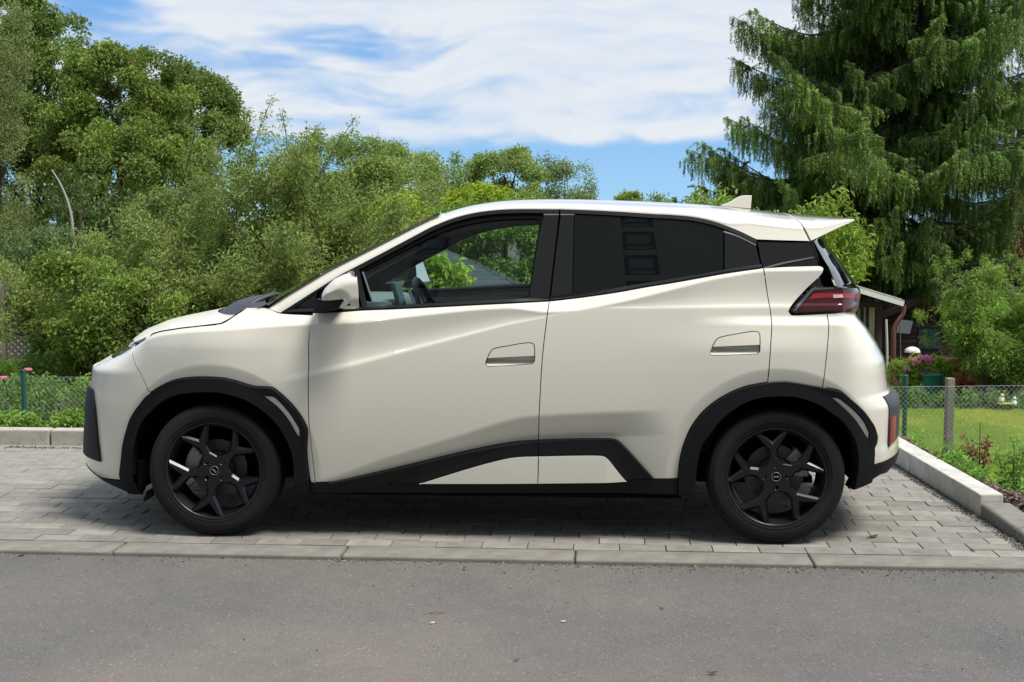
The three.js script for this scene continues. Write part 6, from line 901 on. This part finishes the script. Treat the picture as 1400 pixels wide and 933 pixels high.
lobeTree('flower_bed', 'low green plants edging the far side of the lawn at the right', 'plants', null, 22.6, [[1345, 553, 34, 10], [1310, 548, 20, 10], [1390, 556, 34, 10], [1285, 552, 16, 9], [1240, 540, 18, 10], [1425, 558, 30, 10]], { seed: 541, color: [0.06, 0.105, 0.032], puff: 0.12, clumps: 12, holes: 0.22, len: 0.06, wid: 0.03, rad: 0.07, leaves: 8, trunk: 0.01 });
lobeTree('rose_shrub', 'red and orange flowering plant in a pot beside the compost box', 'shrub', null, 23.8, [[1326, 510, 10, 18], [1334, 520, 10, 14], [1318, 525, 10, 12]], { seed: 547, color: [0.20, 0.10, 0.06], puff: 0.11, clumps: 9, holes: 0.3, len: 0.05, wid: 0.025, rad: 0.06, leaves: 8, trunk: 0.012 });
{
  const R = rng(560), red = thing('red_flowers', 'cluster of bright red flowers right of the concrete post top', 'flower', at(1329, 527, 23.4)), l = []; for (let i = 0; i < 30; i++) l.push([M4((R() - 0.5) * 0.16, (R() - 0.5) * 0.09, (R() - 0.5) * 0.1, R() * 6, R() * 6, R() * 6, 0.7), rgb(0.38, 0.02, 0.02)]); inst('petals', spray(561, 6, 0.025, 0.04, 0.03), PETAL, l, red); mesh('flower_stem', beam([0, 0, 0], [0, -0.4, 0], 0.008), std(0.05, 0.09, 0.03), red);
  // ornaments on the far edge of the lawn
  const zt = 22.2, tb = thing('garden_table', 'low yellow-green board on legs at the right of the lawn', 'table', [at(1375, 552, zt)[0], landY(5, -zt), -zt]), ty = at(1375, 552, zt)[1] - landY(5, -zt); mesh('board', rbox(0.27, 0.02, 0.16, 0.008, 0, ty, 0), std(0.34, 0.38, 0.07, 0.6), tb); for (const s of [-1, 1]) for (const q of [-1, 1]) mesh('leg', box(0.02, ty - 0.01, 0.02, s * 0.11, ty / 2 - 0.01, q * 0.06), std(0.12, 0.1, 0.07), tb);
  const fig = (px, py, h, c, label) => { const p = at(px, py, zt - 0.02), o = thing('garden_figure', label, 'ornament', p, 0, 'bird figures at the edge of the lawn'); mesh('body', new THREE.LatheGeometry([[0.0, 0], [0.045, 0.005], [0.05, h * 0.25], [0.035, h * 0.55], [0.02, h * 0.66]].map(([r, y]) => new THREE.Vector2(r, y)), 16), std(...c, 0.7), o); mesh('head', new THREE.SphereGeometry(0.03, 12, 9).translate(0.01, h * 0.78, 0.01), std(...c, 0.7), o); mesh('wing', new THREE.SphereGeometry(0.035, 10, 8).scale(0.5, 1, 1.1).translate(0.035, h * 0.35, 0), std(...c, 0.7), o); };
  fig(1369, 551, 0.16, [0.66, 0.60, 0.48], 'cream bird figure standing on the yellow-green board'); fig(1386, 556, 0.17, [0.66, 0.68, 0.70], 'white bird figure beside the yellow-green board');
  const sp = thing('grey_stone', 'pale grey stone lying at the edge of the flower bed', 'stone', at(1356, 533, 23)); mesh('stone', new THREE.DodecahedronGeometry(0.08, 1).scale(1.2, 0.6, 0.8), std(0.4, 0.4, 0.4, 0.9), sp);
  // tools in the lawn corner: pale straws behind the rose bush
}
// ================================================================ across the street, behind the viewer: the house front that the car's glass and paint mirror
{
  const z = 11, root = thing('apartment_house', 'pale rendered apartment house across the street, mirrored in the rear side window', 'building', [0, 0, z]), W = 46, H = 22.5, plaster = tex(256, 256, (i, j) => { const v = 0.92 + (hash3(i, j, 4) - 0.5) * 0.1 + (fbm(i / 64, j / 64, 3, 3, 4) - 0.5) * 0.08; return [gam(v), gam(v), gam(v)]; }, true, 0.5);
  const wall = new THREE.MeshStandardMaterial({ color: rgb(0.62, 0.605, 0.51), map: plaster, roughness: 0.95 }), frame = std(0.03, 0.03, 0.032, 0.5), pane = new THREE.MeshPhysicalMaterial({ color: rgb(0.30, 0.37, 0.47), roughness: 0.05 }), cols = [-17.2, -11.2, -5.2, 1.5, 8.2, 14.2, 19.6], floors = [2, 4.05, 6.1, 8.15, 10.2, 12.25, 14.3, 16.35, 18.4, 20.45], ww = 1.05, wh = 1.62;  // bluish pane colour carries the sky reflected in the glass
  // wall built as piers and bands round the openings
  let x0 = -W / 2; for (const c of [...cols, W / 2 + ww / 2]) { const x1 = c - ww / 2; mesh('wall', box(x1 - x0, H, 0.4, (x0 + x1) / 2, H / 2, 0.2), wall, root); x0 = c + ww / 2; }
  for (const c of cols) { let y0 = 0; for (const f of [...floors, H + wh]) { const y1 = Math.min(H, f - wh / 2); if (y1 > y0) mesh('wall_band', box(ww, y1 - y0, 0.38, c, (y0 + y1) / 2, 0.21), wall, root); y0 = f + wh / 2; } }
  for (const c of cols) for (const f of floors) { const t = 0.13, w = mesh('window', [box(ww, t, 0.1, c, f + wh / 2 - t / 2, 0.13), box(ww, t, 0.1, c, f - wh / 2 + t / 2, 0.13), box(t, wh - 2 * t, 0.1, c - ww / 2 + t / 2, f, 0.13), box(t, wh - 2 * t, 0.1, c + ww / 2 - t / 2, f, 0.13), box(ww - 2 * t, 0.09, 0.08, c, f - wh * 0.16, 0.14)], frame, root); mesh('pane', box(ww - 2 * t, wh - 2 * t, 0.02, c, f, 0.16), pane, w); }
  mesh('roof', rbox(W + 1, 0.3, 11, 0.03, 0, H + 0.15, 5), std(0.09, 0.06, 0.05, 0.9), root); mesh('back_wall', box(W, H, 9.5, 0, H / 2, 5.2), wall, root);
  struct("pavement", box(90, 0.14, 2.2, 0, -0.02, z - 1.1), concrete(0.3, 0.295, 0.28));
}
renderer.render(scene, camera);
